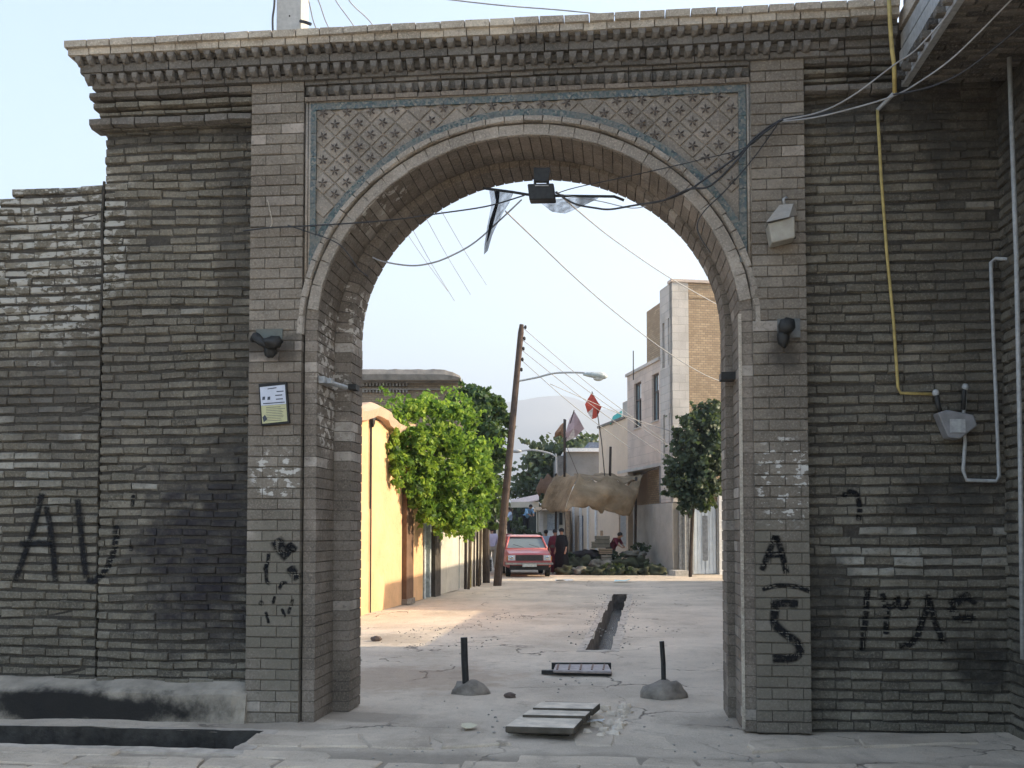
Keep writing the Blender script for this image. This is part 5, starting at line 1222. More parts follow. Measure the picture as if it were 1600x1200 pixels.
# street gate in white-blue
sg = thing('metal_gate', SA(.9), 'pale blue white double metal gate in the wall below the dusty tree', 'gate')
def spx(px):
    d = ray(px, 828); d = Vector((d.x, d.y)); a = Vector((PC.x, PC.y)); u = Vector((fr.x, fr.y)); return (d.y*a.x-d.x*a.y)/(d.x*u.y-d.y*u.x)
g0, g1 = spx(1083), spx(1118); M_bw = simple('pale blue enamel', (.55,.62,.68), .5, .4, .12, 3); gm_ = (g0+g1)/2
for a, b in ((g0, gm_-.01), (gm_+.01, g1)):
    lf = sbx(sg, 'leaf', a, b, .03, 2.45, .01, .05, M_bw)
    for i in range(3):
        m = MB(); x0_ = a+(b-a)*(i+.15)/3; x1_ = a+(b-a)*(i+.85)/3; m.prism([SA(x0_,.15,.065), SA(x1_,.15,.065), SA(x1_,.15,.052), SA(x0_,.15,.052)], (0,0,2.1)); fixn(m.build('rib', M_bw, lf))
m = MB(); m.prism([SA(gm_-.1,.5,.075), SA(gm_+.1,.5,.075), SA(gm_+.1,.5,.066), SA(gm_-.1,.5,.066)], (0,0,1.6)); fixn(m.build('grille', simple('gate grille', (.22,.24,.26), .6), sg))
g2, g3 = spx(1060.5), spx(1080)
sg2 = thing('metal_gate', SA(g2), 'grey metal gate between the concrete wall and pale blue gate', 'gate')
for i in range(4):
    a = g2+(g3-g2)*i/4; b = g2+(g3-g2)*(i+1)/4-.015; sbx(sg2, 'panel', a, b, .03, 2.4, .008, .05, simple('grey gate paint', (.30,.31,.31), .6))
for px in (1069, 1081, 1119.5): 
    s_ = spx(px); m = MB(); m.tube([SA(s_,0,.1), SA(s_,2.6,.1)], .03, 8); tag(m.build('gate_post', M_steel, loc=SA(s_)), {1069:'thin steel post in front of the grey gate', 1081:'steel post left of the pale blue gate', 1119.5:'steel post right of the pale blue gate'}[px], 'post')
ww_ = thing('white_wall', SA(spx(1121)), 'low white panel wall beside the pale blue gate', 'wall'); sbx(ww_, 'panel', spx(1121), spx(1150), 0, 3.4, .02, .18, M_white)
m = MB(); m.prism([SA(spx(1042),0,.2), SA(spx(1062),0,.2), SA(spx(1062),0,.9), SA(spx(1042),0,.9)], (0,0,.18)); tag(fixn(m.build('doorstep', simple('pale step', (.5,.48,.44), .9), loc=SA(0))), 'pale stone doorstep at the foot of the concrete wall', 'step')

# recess below the upper storey
rc = thing('shop_recess', FA(2.5), 'dark open shop bay under the stucco house upper storey', 'shop')
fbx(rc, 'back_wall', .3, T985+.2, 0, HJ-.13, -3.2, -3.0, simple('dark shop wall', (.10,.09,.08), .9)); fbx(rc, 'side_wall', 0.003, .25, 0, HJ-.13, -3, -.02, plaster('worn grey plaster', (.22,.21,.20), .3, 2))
m = MB()
for i in range(6):
    p = FA(1.0+i*.5, 0, -.5); m.tube([p, p+UZ*2.6], .03, 6)
m.build('shutter_bar', M_dark, rc)
# low cream house
ch = thing('cream_house', FA(T985+2), 'lower cream plastered house with doors behind the awning', 'house')
t9 = tpx(936); tEnd = tpx(884)
gd = (tpx(984), tpx(966)); d1 = (tpx(911.5), tpx(902.5))
d0 = tpx(985)
facade_open(ch, T985+.01, t9, 0, 6.25, [(T985+.25, T985+1.35, .9, 2.6)], M_cream2); fbx(ch, 'block', T985+.01, t9, 0, 6.2, -6, -.4, M_cream2)
fbx(ch, 'parapet', T985+.2, t9+.05, 6.25, 6.35, -.35, .07, M_mud); fbx(ch, 'roof_room', T985+.02, tpx(970), 6.27, 7.0, -3, -.1, M_stucco2)
facade_open(ch, t9+.01, tEnd, 0, 3.9, [(d1[0], d1[1], 0, 2.3)], M_cream2); fbx(ch, 'block', t9+.01, tEnd, 0, 3.85, -6, -.5, M_cream2)
fbx(ch, 'door', d1[0], d1[1], 0, 2.3, -.2, -.15, simple('blue grey door', (.25,.27,.32), .6)); 
m = MB(); gt0 = T985+.25
for i in range(6):
    a = gt0+.1+i*.18; m.prism([FA(a,.9,-.05), FA(a+.05,.9,-.05), FA(a+.05,.9,-.09), FA(a,.9,-.09)], (0,0,1.7))
fixn(m.build('window_grille', M_white, ch)); fbx(ch, 'window', gt0, T985+1.35, .9, 2.6, -.2, -.15, M_glass)
for i in range(4): fbx(ch, 'pilaster', t9+.3+i*1.5, t9+.45+i*1.5, 0, 3.8, -.01, .09, M_white)
m = MB(); cc = C(962,656,44.5); A = [C(953,662,44.5), C(971,650,44.5), C(972,641,45.5), C(958,650,45.5)]; m.prism(A, (0,.15,-.05)); tag(fixn(m.build('tarpaulin', simple('turquoise tarp', (.03,.32,.26), .6), loc=cc)), 'small turquoise tarpaulin on the roof of the cream house', 'tarpaulin')
ant = C(989.5,582,41); tubething('roof_antenna', [ant-UZ*.3, C(989.5,548,41)], .02, M_dark, 'thin antenna rod on the stucco house roof', 'antenna')
# far buildings beyond awning
fh = thing('grey_house', C(910, 828, 54), 'distant grey rendered house with white roof edge above the awning', 'house'); fh.location.z = 0; ORG[fh] = Vector(fh.location)
bx(fh, 'wall', 886, 940, 706, 880, 54, 6, plaster('dark grey render', (.20,.20,.195), .15)); bx(fh, 'roof_edge', 884, 942, 700, 705.5, 53.7, 6.5, M_white); bx(fh, 'parapet', 920, 940, 691, 699.5, 54.5, 4, simple('blue grey block', (.18,.20,.24), .8)); bx(fh, 'side_wing', 872, 886, 712, 880, 54.5, 6, M_mud)
fs_ = thing('corner_shop', C(862, 828, 50), 'small cream shop with window behind the people by the car', 'shop'); fs_.location.z = 0; ORG[fs_] = Vector(fs_.location)
bx(fs_, 'wall', 842, 884, 797, 880, 50, 5, M_cream); bx(fs_, 'canopy', 838, 886, 792, 797, 49.4, 5.6, M_cream2); bx(fs_, 'window', 855, 873, 803, 828, 49.95, .1, simple('shop window', (.30,.32,.33), .3, .5)); bx(fs_, 'shutter', 874, 879, 801, 820, 49.9, .1, M_dark); bx(fs_, 'counter', 856, 876, 829, 842, 49.4, .6, M_white); bx(fs_, 'pilaster', 843, 849, 797, 880, 49.85, .2, M_stucco2)
# sloped sheet canopy
m = MB(); m.prism([C(798,792,52), C(842,782,50), C(842,774,52), C(798,783,55)], (0,0,.06)); ca = thing('sheet_canopy', C(820,828,52), 'sloping pale sheet canopy with reddish top left of the awning', 'canopy'); ca.location.z=0; ORG[ca]=Vector(ca.location); fixn(m.build('sheet', simple('pinkish sheet', (.50,.40,.36), .7), ca))
bx(ca, 'fascia', 798, 842, 784, 793, 50.5, .1, M_cream)
for px in (800, 841): m = MB(); p = C(px,828,51); p.z = 0; m.tube([p, p+UZ*2.7], .05, 6); m.build('leg', M_bpost, ca)
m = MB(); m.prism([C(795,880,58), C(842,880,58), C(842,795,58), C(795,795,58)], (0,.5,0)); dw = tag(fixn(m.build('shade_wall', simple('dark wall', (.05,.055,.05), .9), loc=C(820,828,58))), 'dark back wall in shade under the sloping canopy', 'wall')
# far left street end buildings
fe = thing('far_house', C(765, 828, 75), 'pale low house closing the street far behind the leaning pole', 'house'); fe.location.z = 0; ORG[fe] = Vector(fe.location)
bx(fe, 'wall', 700, 800, 796, 868, 75, 8, M_cream); bx(fe, 'roof', 698, 802, 792, 795.8, 74.6, 9, M_mud); bx(fe, 'door', 757, 763, 828, 862, 74.8, .1, M_dark); bx(fe, 'door', 778, 786, 826, 862, 74.8, .1, M_glass)

# hidden-from-here side of the street: boundary wall and houses right behind the gate's right pier
hb = thing('garden_house', (6.5, 12, 0), 'plain brick house behind the right wing wall, outside the arch view', 'house')
m = MB(); m.box((3.9, 9.6, 0), (11, 14.7, 7.5)); m.build('wall', M_bh, hb)
hb2 = thing('garden_wall', (6, 18, 0), 'low garden wall on the right side of the street beyond the gate', 'wall')
m = MB(); m.box((4.6, 14.71, 0), (4.9, 21.4, 3.12)); m.build('wall', M_bh, hb2)
hb3 = thing('side_house', (6, 24, 0), 'single storey plastered house on the right beyond the garden wall', 'house')
m = MB(); m.box((4.9, 21.5, 0), (10, 33, 4.6)); m.build('wall', M_cream, hb3)

# ================================================================== AWNING, POLES, FLAGS
k = N('burlap', .95, .1); wv = k.n('ShaderNodeTexWave'); wv.inputs['Scale'].default_value = 9; wv.inputs['Distortion'].default_value = 3; k.l(k.pos(), wv.inputs['Vector'])
c = k.ramp(k.noise(1.3, 5), [(.3, (.19,.14,.085)), (.7, (.40,.30,.19))]); k.bump(k.noise(4, 6, .6), .12, .9); M_burl = k.col(c)
aw = thing('awning', C(930, 828, 40), 'ragged brown burlap awning stretched over the street stall', 'awning'); aw.location.z = 0; ORG[aw] = Vector(aw.location)
def sheet(rowsP, nm, amp=.10, sub=5, mat=M_burl):
    """rowsP: rows of (px,py,z)"""
    m = MB(); R_ = [[C(*q) for q in r] for r in rowsP]; R2 = [spl(r, sub) for r in R_]; cols = [spl([R2[i][j] for i in range(len(R2))], sub) for j in range(len(R2[0]))]
    nn = len(cols[0]); vs = []
    for j, cl in enumerate(cols):
        for i, p in enumerate(cl): xx = p.dot(crt); q = p+hfw*amp*(noise.noise(p*1.6)*1.6+.9*math.sin(xx*7+2*noise.noise(p*.9))*(.35+.65*noise.noise(p*.7+Vector((4,4,4)))))+UZ*amp*.7*noise.noise(p*2.6+Vector((9,0,0))); vs.append(q)
    nc = len(cols)
    for j in range(nc):
        h_ = .22*noise.noise(Vector((j*.55, amp*9, 1)))+.12*noise.noise(Vector((j*1.7, 3, amp))); vs[j*nn+nn-1] += UZ*h_; vs[j*nn+nn-2] += UZ*h_*.4
        t_ = .16*abs(math.sin(j*.75)); vs[j*nn] -= UZ*t_; vs[j*nn+1] -= UZ*t_*.6
    m.add(vs, [(j*nn+i, (j+1)*nn+i, (j+1)*nn+i+1, j*nn+i+1) for j in range(nc-1) for i in range(nn-1)])
    o = m.build(nm, mat, aw, smooth=True); s_ = o.modifiers.new('s', 'SOLIDIFY'); s_.thickness = .02; return o
sheet([[(905,740,39),(930,751,39.2),(953,741,39),(975,757,39.2),(1003,741,39.5)], [(893,770,38.3),(925,768,38.2),(955,770,38.2),(992,772,38.6)][:4]+[(996,772,38.8)], [(882,800,38),(915,793,38),(938,800,38.2),(955,799,38),(983,808,38.3)]], 'front_sheet', .13)
sheet([[(905,743,39),(930,747,39.2),(953,743,39),(975,751,39.2),(1003,742,39.5)], [(897,739,42),(925,741,42),(950,739,42.5),(975,744,42.5),(1005,739,43)]], 'top_sheet', .08)
sheet([[(870,738,42),(888,737,41),(905,742,39.2)], [(855,765,42),(872,768,41),(892,768,39)], [(846,792,42),(865,800,41),(882,799,38.6)]], 'left_sheet', .10)
sheet([[(846,745,43),(856,740,42.6),(868,742,42)], [(838,765,43),(850,763,42.5),(858,765,42)], [(843,775,43),(851,772,42.5),(854,780,42)]], 'torn_edge', .15, 4, simple('rotten burlap', (.16,.10,.065), .95))
for a, b in (((903,741,39.1),(882,690,39.5)),((1001,742,39.5),(1031,728,38)),((882,799,38),(887,880,38.2)),((955,741,39.2),(953,715,40)),((848,795,42),(842,800,44))):
    m = MB(); m.tube([C(*a), C(*b)], .012, 5); m.build('rope', M_mort, aw)
for (a, b, r, lb) in (((886,884,38.6),(887,798,38.6),.11,'thick pale pole holding the front corner of the awning'), ((882,745,39.5),(882,655,39.5),.045,'dark mast rising above the awning beside the flags'), ((953,745,40),(954,698,40),.05,'short leaning brown mast above the awning middle'), ((992,885,39.2),(994,745,39.4),.05,'dark pole at the right end of the awning'), ((869,880,42),(868,740,42),.045,'thin rear awning pole near the left sheet')):
    p0 = C(*a); 
    if a[1] > 870: p0.z = 0
    tubething('awning_pole', [p0, C(*b)], r, M_bpost if r < .1 else simple('weathered pole', (.26,.20,.14), .9), lb, 'pole')
def flag(pts, z, mats, lb, pole):
    c = C(*pts[0], z); f = thing('flag', c, lb, 'flag', 'flags above the awning'); m = MB(); n = len(pts)
    cen = (sum(p[0] for p in pts)/n, sum(p[1] for p in pts)/n); V = [C(cen[0], cen[1], z-.12)]+[C(x, y, z+.05*math.sin(i*2.3)) for i, (x, y) in enumerate(pts)]
    m.add(V, [(0, 1+i, 1+(i+1) % n) for i in range(n)]); m.mi = [1 if (i == 3 and len(mats) > 1) else 0 for i in range(n)]
    o = m.build('cloth', mats, f, smooth=False); s_ = o.modifiers.new('sub', 'SUBSURF'); s_.subdivision_type = 'SIMPLE'; s_.levels = s_.render_levels = 2; s2 = o.modifiers.new('s', 'SOLIDIFY'); s2.thickness = .012
    m = MB(); m.tube([C(*q, z) for q in pole], .022, 6); m.build('pole', M_bpost, f)
Mred = simple('red flag cloth', (.55,.09,.06), .8, .2, .2, 3); Mpk = simple('faded pink flag cloth', (.46,.34,.34), .8, .2, .2, 3); Mwh = simple('white flag cloth', (.7,.62,.58), .8)
flag([(925,613),(918,624),(914,632),(918,645),(925,655),(932,653),(936,645),(940,636),(934,628)], 40, [Mred, Mwh], 'red hanging flag with pale stripe, highest above the awning', [(925,612),(932,636),(940,690),(945,745)])
flag([(897,642),(890,655),(883,678),(884,690),(898,684),(906,676),(913,670),(905,655)], 41, [Mpk, Mwh], 'large faded pink flag hanging left of the red flag', [(897,641),(884,686),(882,740)])
flag([(884,657),(876,664),(867,676),(866,684),(876,680),(881,686)], 42, [simple('brown flag cloth', (.30,.17,.10), .8)], 'small brown tattered flag by the dark mast', [(884,656),(883,700)])

# ================================================================== PILE, CRATES
M_sack = simple('green grey sack', (.060,.066,.042), .95, .1, .45, 3, bump=.03); M_sack2 = simple('pale sack', (.20,.19,.155), .95, .1, .35, 3, bump=.03); M_sack3 = simple('dark sack', (.05,.045,.045), .95, .1, .4, 3, bump=.02)
sacks = [(884,893,36.6,13,8,0),(902,893,36.6,12,9,1),(918,894,36.5,12,8,0),(935,895,36.4,13,9,0),(953,896,36.4,13,9,0),(970,896,36.4,13,8,0),(988,895,36.4,13,8,0),(1006,895,36.4,12,8,0),(1024,893,36.6,14,9,0),
         (893,880,37.4,12,8,0),(911,881,37.4,12,9,0),(930,884,37.2,13,7,1),(948,882,37.2,13,7,1),(966,880,37.2,13,8,0),(985,880,37.4,13,9,0),(1003,880,37.6,12,9,0),
         (905,868,38,13,6,2),(922,866,38,13,7,2),(935,870,38,10,8,0),(985,866,38,13,5,1),(1000,868,38.2,10,7,1)]
wh = ['lowest row','second row','top row']
for i, (px, py, z, rx, ry, mt) in enumerate(sacks):
    rowi = 0 if i < 9 else 1 if i < 16 else 2; j = i-(0, 9, 16)[rowi]; ordn = ['first','second','third','fourth','fifth','sixth','seventh','eighth','ninth'][j]
    p = C(px, py, z); m = MB(); m.ellipsoid(p, (rx*z/F*rnd.uniform(.8,1.15), .3, ry*z/F*rnd.uniform(.85,1.25)), 16, 11, .8, seed=i*2.3)
    colw = ['mossy green','pale beige','dark'][mt]
    tag(m.build('sack', (M_sack, M_sack2, M_sack3)[mt], smooth=True, loc=(p.x, p.y, p.z-ry*z/F)), f'{colw} bulging sack, {ordn} from left in the {wh[rowi]} of the pile', 'sack', 'sacks heaped under the awning')
def crate(pa, pb_, ya, yb, z, dep, mat, lb, cat='crate', nm='crate'):
    A = C(pa, yb, z); t = thing(nm, A, lb, cat); B = C(pb_, yb, z); T = C(pa, ya, z); h = T.z-A.z; u = (B-A); u.z = 0; l = u.length; u.normalize()
    n = 3
    for i in range(n):
        m = MB(); m.fbox(A+UZ*(h*i/n+.01), u, l, dep, h/n-.02); m.build('slat', mat, t)
    m = MB(); m.fbox(A+u*.02+hfw*.02, u, l-.04, dep-.04, h-.03); m.build('inner_box', M_sack3, t)
M_box = simple('cardboard', (.24,.19,.13), .9, .15, .2, 4); M_box2 = simple('grey green box', (.15,.145,.115), .9, .15, .2, 4)
crate(931,953,837,856,37.6,.5,M_box2,'large dark olive crate on top of the stall'); crate(937,957,857,866,37.4,.5,M_box,'pale brown crate under the large olive crate'); crate(925,932,846,857,37.6,.3,M_box2,'small dark box left of the large crate'); crate(940,956,867,880,37.2,.4,M_sack2,'grey wooden crate lowest in the stall stack')
crate(756,768,874,893,33.6,.3,simple('black plastic', (.02,.02,.02), .5),'black plastic crate at the feet of the man in lilac shirt')
tb = thing('tin', C(941, 832, 37.6), 'small tin standing on the large olive crate', 'tin'); m = MB(); m.tube([C(940,836.9,37.7), C(940,829,37.7)], .05, 8); m.build('body', M_box, tb)

m = MB(); m.cur = .5
crown(m, [pb(x, y, z, a, b_, .3) for x, y, z, a, b_ in ((890,872,37.6,12,9),(925,874,37.8,16,8),(960,868,37.6,14,7),(1000,860,38.6,18,12),(1022,885,36.8,14,9),(975,888,36.3,20,8),(940,890,36.2,20,6))], 2.2, .10, rv, .4)
hg = m.build('heaped_greens', M_gleaf, kind='stuff'); hg['label'] = 'wilted greens strewn over the heap of sacks'
# ================================================================== PEOPLE
def skin_mesh(name, verts, edges, radii, mat, parent, root=0, sub=2):
    me = bpy.data.meshes.new(name); me.from_pydata(verts, edges, []); me.materials.append(mat); o = bpy.data.objects.new(name, me); LK(o)
    md = o.modifiers.new('skin', 'SKIN'); md.use_smooth_shade = True
    lay_ = me.skin_vertices[0].data if me.skin_vertices else None
    if lay_ is None:
        bm = bmesh.new(); bm.from_mesh(me); bm.verts.layers.skin.verify(); bm.to_mesh(me); bm.free(); lay_ = me.skin_vertices[0].data
    for i, r in enumerate(radii): lay_[i].radius = (r, r) if not isinstance(r, tuple) else r; lay_[i].use_root = (i == root)
    s_ = o.modifiers.new('sub', 'SUBSURF'); s_.levels = s_.render_levels = sub
    if parent: o.parent = parent
    ORG[o] = ORG.get(parent, Vector()); return o
M_skin = simple('skin', (.36,.21,.14), .6, .3, .1); M_hair = simple('black hair', (.015,.012,.01), .6, .3)
def person(px, py_foot, h, yaw, shirt, trousers, lb, pose='stand', z=None, zbase=0, chador=None, bag=None, scarf=None):
    z = z or zd(py_foot); b = C(px, 828, z); b.z = zbase; t = thing('person', b, lb, 'person'); t.rotation_euler = (0, 0, yaw); s = h/1.75
    lean = .0 if pose != 'bend' else .38
    def v(x, y, zz):   # local: facing -Y ; lean bends the trunk forward
        if zz > .95 and lean: a = (zz-.95); return ((x)*s, (y-a*math.sin(lean*1.8))*s, (.95+a*math.cos(lean*1.8))*s)
        return (x*s, y*s, zz*s)
    st = .10 if pose == 'walk' else .0
    J = {'pel': v(0,0,.98), 'bel': v(0,-.01,1.12), 'che': v(0,-.01,1.32), 'nk': v(0,0,1.47), 'nk2': v(0,-.01,1.53), 'hd': v(0,-.02,1.62), 'top': v(0,-.01,1.71),
         'shL': v(.17,0,1.42), 'shR': v(-.17,0,1.42), 'hiL': v(.09,0,.93), 'hiR': v(-.09,0,.93), 'knL': v(.10,-.03-st,.50), 'knR': v(-.10,-.02+st*.3,.50),
         'anL': v(.10,.02-st*1.6,.09), 'anR': v(-.10,.03+st*2,.09), 'toL': v(.11,-.13-st*1.6,.035), 'toR': v(-.11,-.12+st*2,.035)}
    if pose == 'reach': J.update({'elL': v(.22,-.16,1.2), 'haL': v(.16,-.42,1.22), 'elR': v(-.23,-.02,1.16), 'haR': v(-.22,-.16,.92)})
    elif pose == 'bend': J.update({'elL': v(.2,-.22,1.22), 'haL': v(.12,-.40,1.10), 'elR': v(-.2,-.22,1.2), 'haR': v(-.12,-.42,1.08)})
    else: J.update({'elL': v(.23,.02,1.15), 'haL': v(.24,-.10,.90), 'elR': v(-.23,.02,1.15), 'haR': v(-.24,-.08,.90)})
    for sd, sg_ in (('L', 1), ('R', -1)):
        e, hnd = Vector(J['el'+sd]), Vector(J['ha'+sd]); d = (hnd-e).normalized(); J['pa'+sd] = tuple(hnd+d*.07*s); pv_ = d.cross(Vector((0,0,1))); pv_ = pv_.normalized() if pv_.length > .1 else Vector((0,1,0))
        for q, (k_, ln_) in enumerate(((-.03,.07),(-.01,.085),(.01,.08),(.03,.065))): J[f'f{sd}{q}'] = tuple(Vector(J['pa'+sd])+pv_*k_*s+d*ln_*s)
        J['th'+sd] = tuple(hnd+d*.04*s-pv_*.06*s+d*.03*s)
    rad = {'pel':.13,'bel':.115,'che':.135,'nk':.06,'nk2':.052,'hd':.095,'top':.065,'shL':.06,'shR':.06,'elL':.042,'elR':.042,'haL':.028,'haR':.028,'paL':.033,'paR':.033,'thL':.011,'thR':.011,'hiL':.09,'hiR':.09,'knL':.058,'knR':.058,'anL':.04,'anR':.04,'toL':.035,'toR':.035}
    E = [('pel','bel'),('bel','che'),('che','nk'),('nk','nk2'),('nk2','hd'),('hd','top'),('che','shL'),('che','shR'),('shL','elL'),('elL','haL'),('haL','paL'),('shR','elR'),('elR','haR'),('haR','paR'),('pel','hiL'),('hiL','knL'),('knL','anL'),('anL','toL'),('pel','hiR'),('hiR','knR'),('knR','anR'),('anR','toR'),('haL','thL'),('haR','thR')]
    for sd in 'LR': E += [('pa'+sd, f'f{sd}{q}') for q in range(4)]
    ks = list(J); ix = {k_: i for i, k_ in enumerate(ks)}
    skin_mesh('body', [J[k_] for k_ in ks], [(ix[a], ix[b_]) for a, b_ in E], [rad.get(k_, .009)*s for k_ in ks], M_skin, t)
    def cl(nm, keys, edges, rr, mat, cut=None):
        Jx = dict(J); 
        if cut: 
            for a, (p, q, f) in cut.items(): Jx[a] = tuple(Vector(J[p]).lerp(Vector(J[q]), f))
        i_ = {k_: i for i, k_ in enumerate(keys)}; skin_mesh(nm, [Jx[k_] for k_ in keys], [(i_[a], i_[b_]) for a, b_ in edges], [rr[k_]*s for k_ in keys], mat, t)
    cl('shirt', ['bel','pel','che','nk','shL','shR','slL','slR','elL','elR'], [('bel','pel'),('bel','che'),('che','nk'),('che','shL'),('che','shR'),('shL','elL'),('shR','elR'),('elL','slL'),('elR','slR')],
       dict(bel=.15,pel=.15,che=.165,nk=.07,shL=.08,shR=.08,elL=.06,elR=.06,slL=.048,slR=.048), shirt, {'slL':('elL','haL',.5),'slR':('elR','haR',.5)})
    cl('trousers', ['pel','hiL','hiR','knL','knR','cuL','cuR'], [('pel','hiL'),('pel','hiR'),('hiL','knL'),('hiR','knR'),('knL','cuL'),('knR','cuR')], dict(pel=.145,hiL=.11,hiR=.11,knL=.08,knR=.08,cuL=.07,cuR=.07), trousers, {'cuL':('knL','anL',.9),'cuR':('knR','anR',.9)})
    m = MB(); hd = Vector(J['hd']); m.ellipsoid(hd+Vector((0,.018*s,.045*s)), (.098*s,.108*s,.10*s), 12, 8); o = m.build('hair' if not chador else 'headscarf', scarf or M_hair, None, smooth=True); o.parent = t
    m = MB()
    for sx in (-.035,.035): m.ellipsoid(hd+Vector((sx*s,-.09*s,.0)), (.012*s,.01*s,.008*s), 6, 4)
    o = m.build('eyes', M_hair, None); o.parent = t; m = MB(); m.ellipsoid(hd+Vector((0,-.10*s,-.02*s)), (.014*s,.022*s,.022*s), 6, 5); o = m.build('nose', M_skin, None, smooth=True); o.parent = t
    if chador:
        m = MB(); prof = [(.06,.30),(.5,.27),(.95,.24),(1.2,.25),(1.40,.21),(1.50,.10)]; n = 20; vs = []
        for i, (zz, r) in enumerate(prof):
            for a in range(n):
                an = 2*math.pi*a/n; f = 1+.10*math.sin(an*6+i*.4)*(1-i/6); q = v(r*f*math.cos(an), r*f*.8*math.sin(an), zz); vs.append(q)
        m.add(vs, [(i*n+a, i*n+(a+1) % n, (i+1)*n+(a+1) % n, (i+1)*n+a) for i in range(len(prof)-1) for a in range(n)]); o = m.build('chador', chador, None, smooth=True); o.parent = t
    return t
Ml = simple('lilac shirt', (.52,.50,.66), .85, .2, .1); Mkh = simple('khaki cotton', (.36,.33,.27), .9, .1, .1); Mbl = simple('light blue shirt', (.24,.42,.62), .85, .2, .1); Mdk = simple('dark cloth', (.035,.035,.04), .9, .1, .2)
Mbk = simple('black chador cloth', (.012,.012,.014), .85, .2); Mbu = simple('burgundy cloth', (.13,.03,.045), .9, .1, .2); Mte = simple('dark teal cloth', (.03,.07,.09), .9, .1, .2); Mpb = simple('pale blue shirt', (.42,.52,.66), .85, .2, .1)
person(768.5, 893, 1.72, R(200), Ml, Mkh, 'man in lilac shirt and khaki trousers walking away left of the leaning pole', 'walk')
person(757, 886, 1.62, R(160), Mte, Mdk, 'figure in dark teal clothes partly hidden left of the lilac shirted man', chador=Mdk)
ZB = 1.0
person(822, 870, 1.55, R(40), Mbl, Mdk, 'man in bright blue shirt bending over the load on the truck', 'bend', z=47.5, zbase=1.35)
person(796, 870, 1.5, R(-60), Mpb, Mdk, 'man in pale blue shirt standing on the truck bed behind the pole', 'reach', z=47.5, zbase=1.15)
person(853, 884, 1.6, R(190), Mpb, Mdk, 'man in pale blue shirt behind the right side of the red car', z=41)
person(867, 893, 1.62, R(20), Mbu, Mbu, 'woman in long burgundy dress right of the red car', z=37.5, chador=Mbu, scarf=Mdk)
person(877.5, 896, 1.66, R(-30), Mbk, Mbk, 'woman in black chador beside the awning pole', z=37, chador=Mbk, scarf=Mbk)
person(954, 884, 1.65, R(60), Mbu, Mte, 'stallholder in dark red top leaning over the large crate', 'bend', z=38.2)

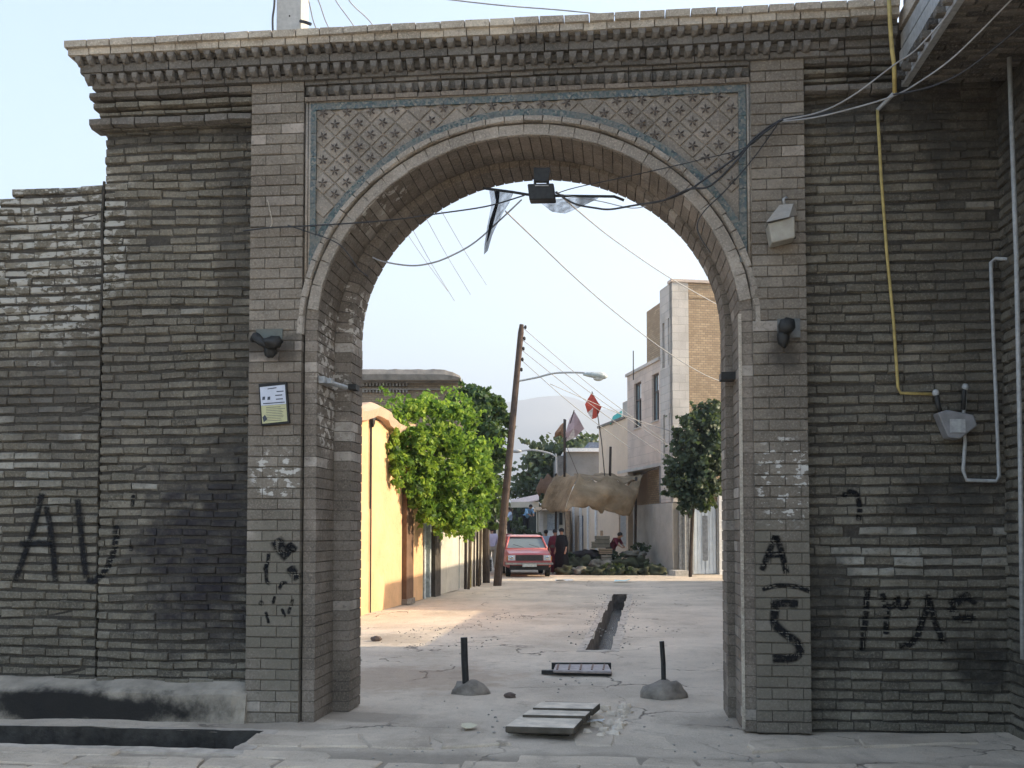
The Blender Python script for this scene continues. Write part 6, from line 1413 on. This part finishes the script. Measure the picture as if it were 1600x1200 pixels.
# ================================================================== CAR
def car():
    zc_ = 35.2; b = C(827, 828, zc_-.6); b.z = 0; b = b
    t = thing('car', b, 'red boxy saloon car facing the gate with clear windscreen', 'car'); t.rotation_euler = (0,0,YAW+R(3.5))
    k = N('faded red car paint', .35, .5); k.b.inputs['Coat Weight'].default_value = .4; k.col(k.ramp(k.noise(2.5, 5), [(.3,(.42,.075,.07)),(.7,(.52,.13,.12))])); Mp = k.m
    Mtr = simple('tyre rubber', (.02,.02,.02), .85); Mch = simple('chrome', (.55,.55,.55), .2, .5, .1, metal=1); Mlg = glassm('headlight glass', (.55,.56,.55)); Mgl = glassm('car glass', (.16,.20,.21))
    def bld(m, nm, mat, par=None, sm=False):
        o = m.build(nm, mat, None, smooth=sm); o.parent = par or t; return fixn(o)
    # stations: y, half width, z bottom, z shoulder, z top
    S = [(-.02,.70,.42,.62,.78),(.03,.76,.34,.66,.82),(.4,.79,.30,.72,.88),(1.25,.81,.28,.76,.95),(1.3,.81,.28,.76,.96),(3.3,.81,.28,.78,.97),(3.4,.81,.28,.78,.97),(4.1,.79,.32,.76,.93),(4.28,.74,.38,.7,.86)]
    m = MB(); vs = []
    for y, w_, z0, zs, z1 in S:
        half = [(w_*.86,z0),(w_*.97,z0+.05),(w_,(z0+zs)/2),(w_*.985,zs),(w_*.90,z1-.02),(w_*.6,z1)]
        ring = [(-x, z) for x, z in half]+[(x, z) for x, z in half[::-1]]
        vs += [(x, y, z) for x, z in ring]
    n = 12; fs = [(i*n+j, i*n+(j+1) % n, (i+1)*n+(j+1) % n, (i+1)*n+j) for i in range(len(S)-1) for j in range(n)]+[tuple(range(n)), tuple((len(S)-1)*n+j for j in range(n))]
    m.add(vs, fs); o = bld(m, 'body', Mp, sm=False); bv = o.modifiers.new('b','BEVEL'); bv.width = .02; bv.segments = 2
    # cabin
    B = [(-.72,1.28,.95),(.72,1.28,.95),(.74,3.55,.96),(-.74,3.55,.96)]; T_ = [(-.58,1.78,1.36),(.58,1.78,1.36),(.60,3.05,1.37),(-.60,3.05,1.37)]
    m = MB(); m.add([(x*.98, y+.02, z-.02) for x, y, z in B]+[(x*.97, y+.02, z-.015) for x, y, z in T_], [(0,1,5,4),(1,2,6,5),(2,3,7,6),(3,0,4,7)]); bld(m, 'windows', Mgl)
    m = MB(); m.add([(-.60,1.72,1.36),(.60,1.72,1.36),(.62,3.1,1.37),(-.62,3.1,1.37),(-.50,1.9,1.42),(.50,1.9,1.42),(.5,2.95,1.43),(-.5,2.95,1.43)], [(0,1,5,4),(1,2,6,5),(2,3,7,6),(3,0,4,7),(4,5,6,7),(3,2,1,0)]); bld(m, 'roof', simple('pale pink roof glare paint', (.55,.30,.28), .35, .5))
    m = MB()
    for i in range(4): m.tube([B[i], T_[i]], .035, 6)
    for sx in (-1,1): m.tube([(sx*.74,2.35,.95),(sx*.60,2.4,1.37)], .03, 6)
    m.tube([B[0], B[1]], .02, 6); m.tube([T_[0], T_[1]], .025, 6); bld(m, 'pillar', Mp, sm=True)
    m = MB(); m.tube([(-.1,1.29,.985),(-.45,1.42,1.09)], .008, 4); m.tube([(.45,1.29,.985),(.1,1.42,1.09)], .008, 4); bld(m, 'wiper', M_dark)
    # front
    m = MB(); m.box((-.46,-.045,.56),(.46,-.01,.75)); g = bld(m, 'grille', M_dark); m = MB()
    for i in range(5): m.box((-.46,-.052,.575+i*.036),(.46,-.044,.583+i*.036))
    bld(m, 'grille_bar', simple('dark chrome', (.2,.2,.2), .3, metal=.8))
    for sx in (-1,1):
        m = MB(); m.box((sx*.60-.12,-.05,.57),(sx*.60+.12,-.01,.75)); h_ = bld(m, 'headlight', Mlg); m = MB(); m.ellipsoid((sx*.60,-.05,.66),(.07,.02,.07),12,6); o = m.build('lens', Mch, None, smooth=True); o.parent = h_
        m = MB(); m.box((sx*.745-.02,-.02,.58),(sx*.745+.02,.08,.7)); bld(m, 'indicator', simple('amber', (.5,.2,.03), .3))
        m = MB(); m.tube([(sx*.80,1.45,.98),(sx*.90,1.42,1.02)], .012, 5); m.box((sx*.93-.06,1.38,.97),(sx*.93+.06,1.44,1.07)); bld(m, 'mirror', M_dark)
        for yw_ in (.72, 3.35):
            wl_ = bpy.data.objects.new('wheel', None); LK(wl_); wl_.parent = t; 
            m = MB(); x0_ = sx*.68; m.tube([(x0_-.085,yw_,.29),(x0_-.07,yw_,.29),(x0_+.07,yw_,.29),(x0_+.085,yw_,.29)],[.26,.29,.29,.26],20); o = m.build('tyre', Mtr, None, smooth=False); o.parent = wl_
            m = MB(); m.tube([(x0_-.09,yw_,.29),(x0_+.09,yw_,.29)], .17, 16); o = m.build('rim', M_steel, None); o.parent = wl_
    m = MB(); m.box((-.80,-.13,.43),(.80,-.03,.50)); m.box((-.80,-.12,.43),(-.77,.15,.50)); m.box((.77,-.12,.43),(.80,.15,.50)); m.box((-.80,4.26,.43),(.80,4.36,.51)); bld(m, 'bumper', Mch)
    m = MB(); m.box((-.24,-.145,.36),(.24,-.135,.46)); bld(m, 'number_plate', simple('pale plate', (.5,.5,.44), .5))
    m = MB(); m.box((-.66,-.01,.25),(.66,.1,.42)); bld(m, 'valance', M_dark)
car()
# truck behind, with load
tk = thing('pickup_truck', C(812, 828, 46), 'small truck with produce load behind the red car, men standing on it', 'truck'); tk.location.z = 0; ORG[tk] = Vector(tk.location); tk_o = ORG[tk]
bx(tk, 'cab', 786, 800, 834, 880, 44, 1.6, simple('faded truck red', (.42,.12,.12), .5)); bx(tk, 'bed', 800, 846, 852, 866, 46, 3.2, simple('truck bed steel', (.08,.09,.08), .7))
for i in range(3): bx(tk, 'side_board', 800, 846, 840+i*4.2, 843.4+i*4.2, 45.9, .06, M_bpost)
for px in (806, 838): 
    p = C(px, 828, 46.1); p.z = .36; m = MB(); m.tube([p, p+hfw*.25], .36, 18); m.build('wheel', simple('truck tyre', (.02,.02,.02), .85), tk)
m = MB(); crown(m, [pb(812,830,47,16,10,.7), pb(832,836,47,12,9,.6), pb(803,822,47.5,10,10,.6), pb(818,814,48.5,10,8,.6)], 4, .2, rv, .2); ld = m.build('green_load', M_gleaf, None); ld['kind'] = 'stuff'; tag(ld, 'heap of leafy green produce loaded on the truck bed', 'produce')

print('objects', len(bpy.data.objects), 'tris', sum(len(me.polygons)*2 for me in bpy.data.meshes))
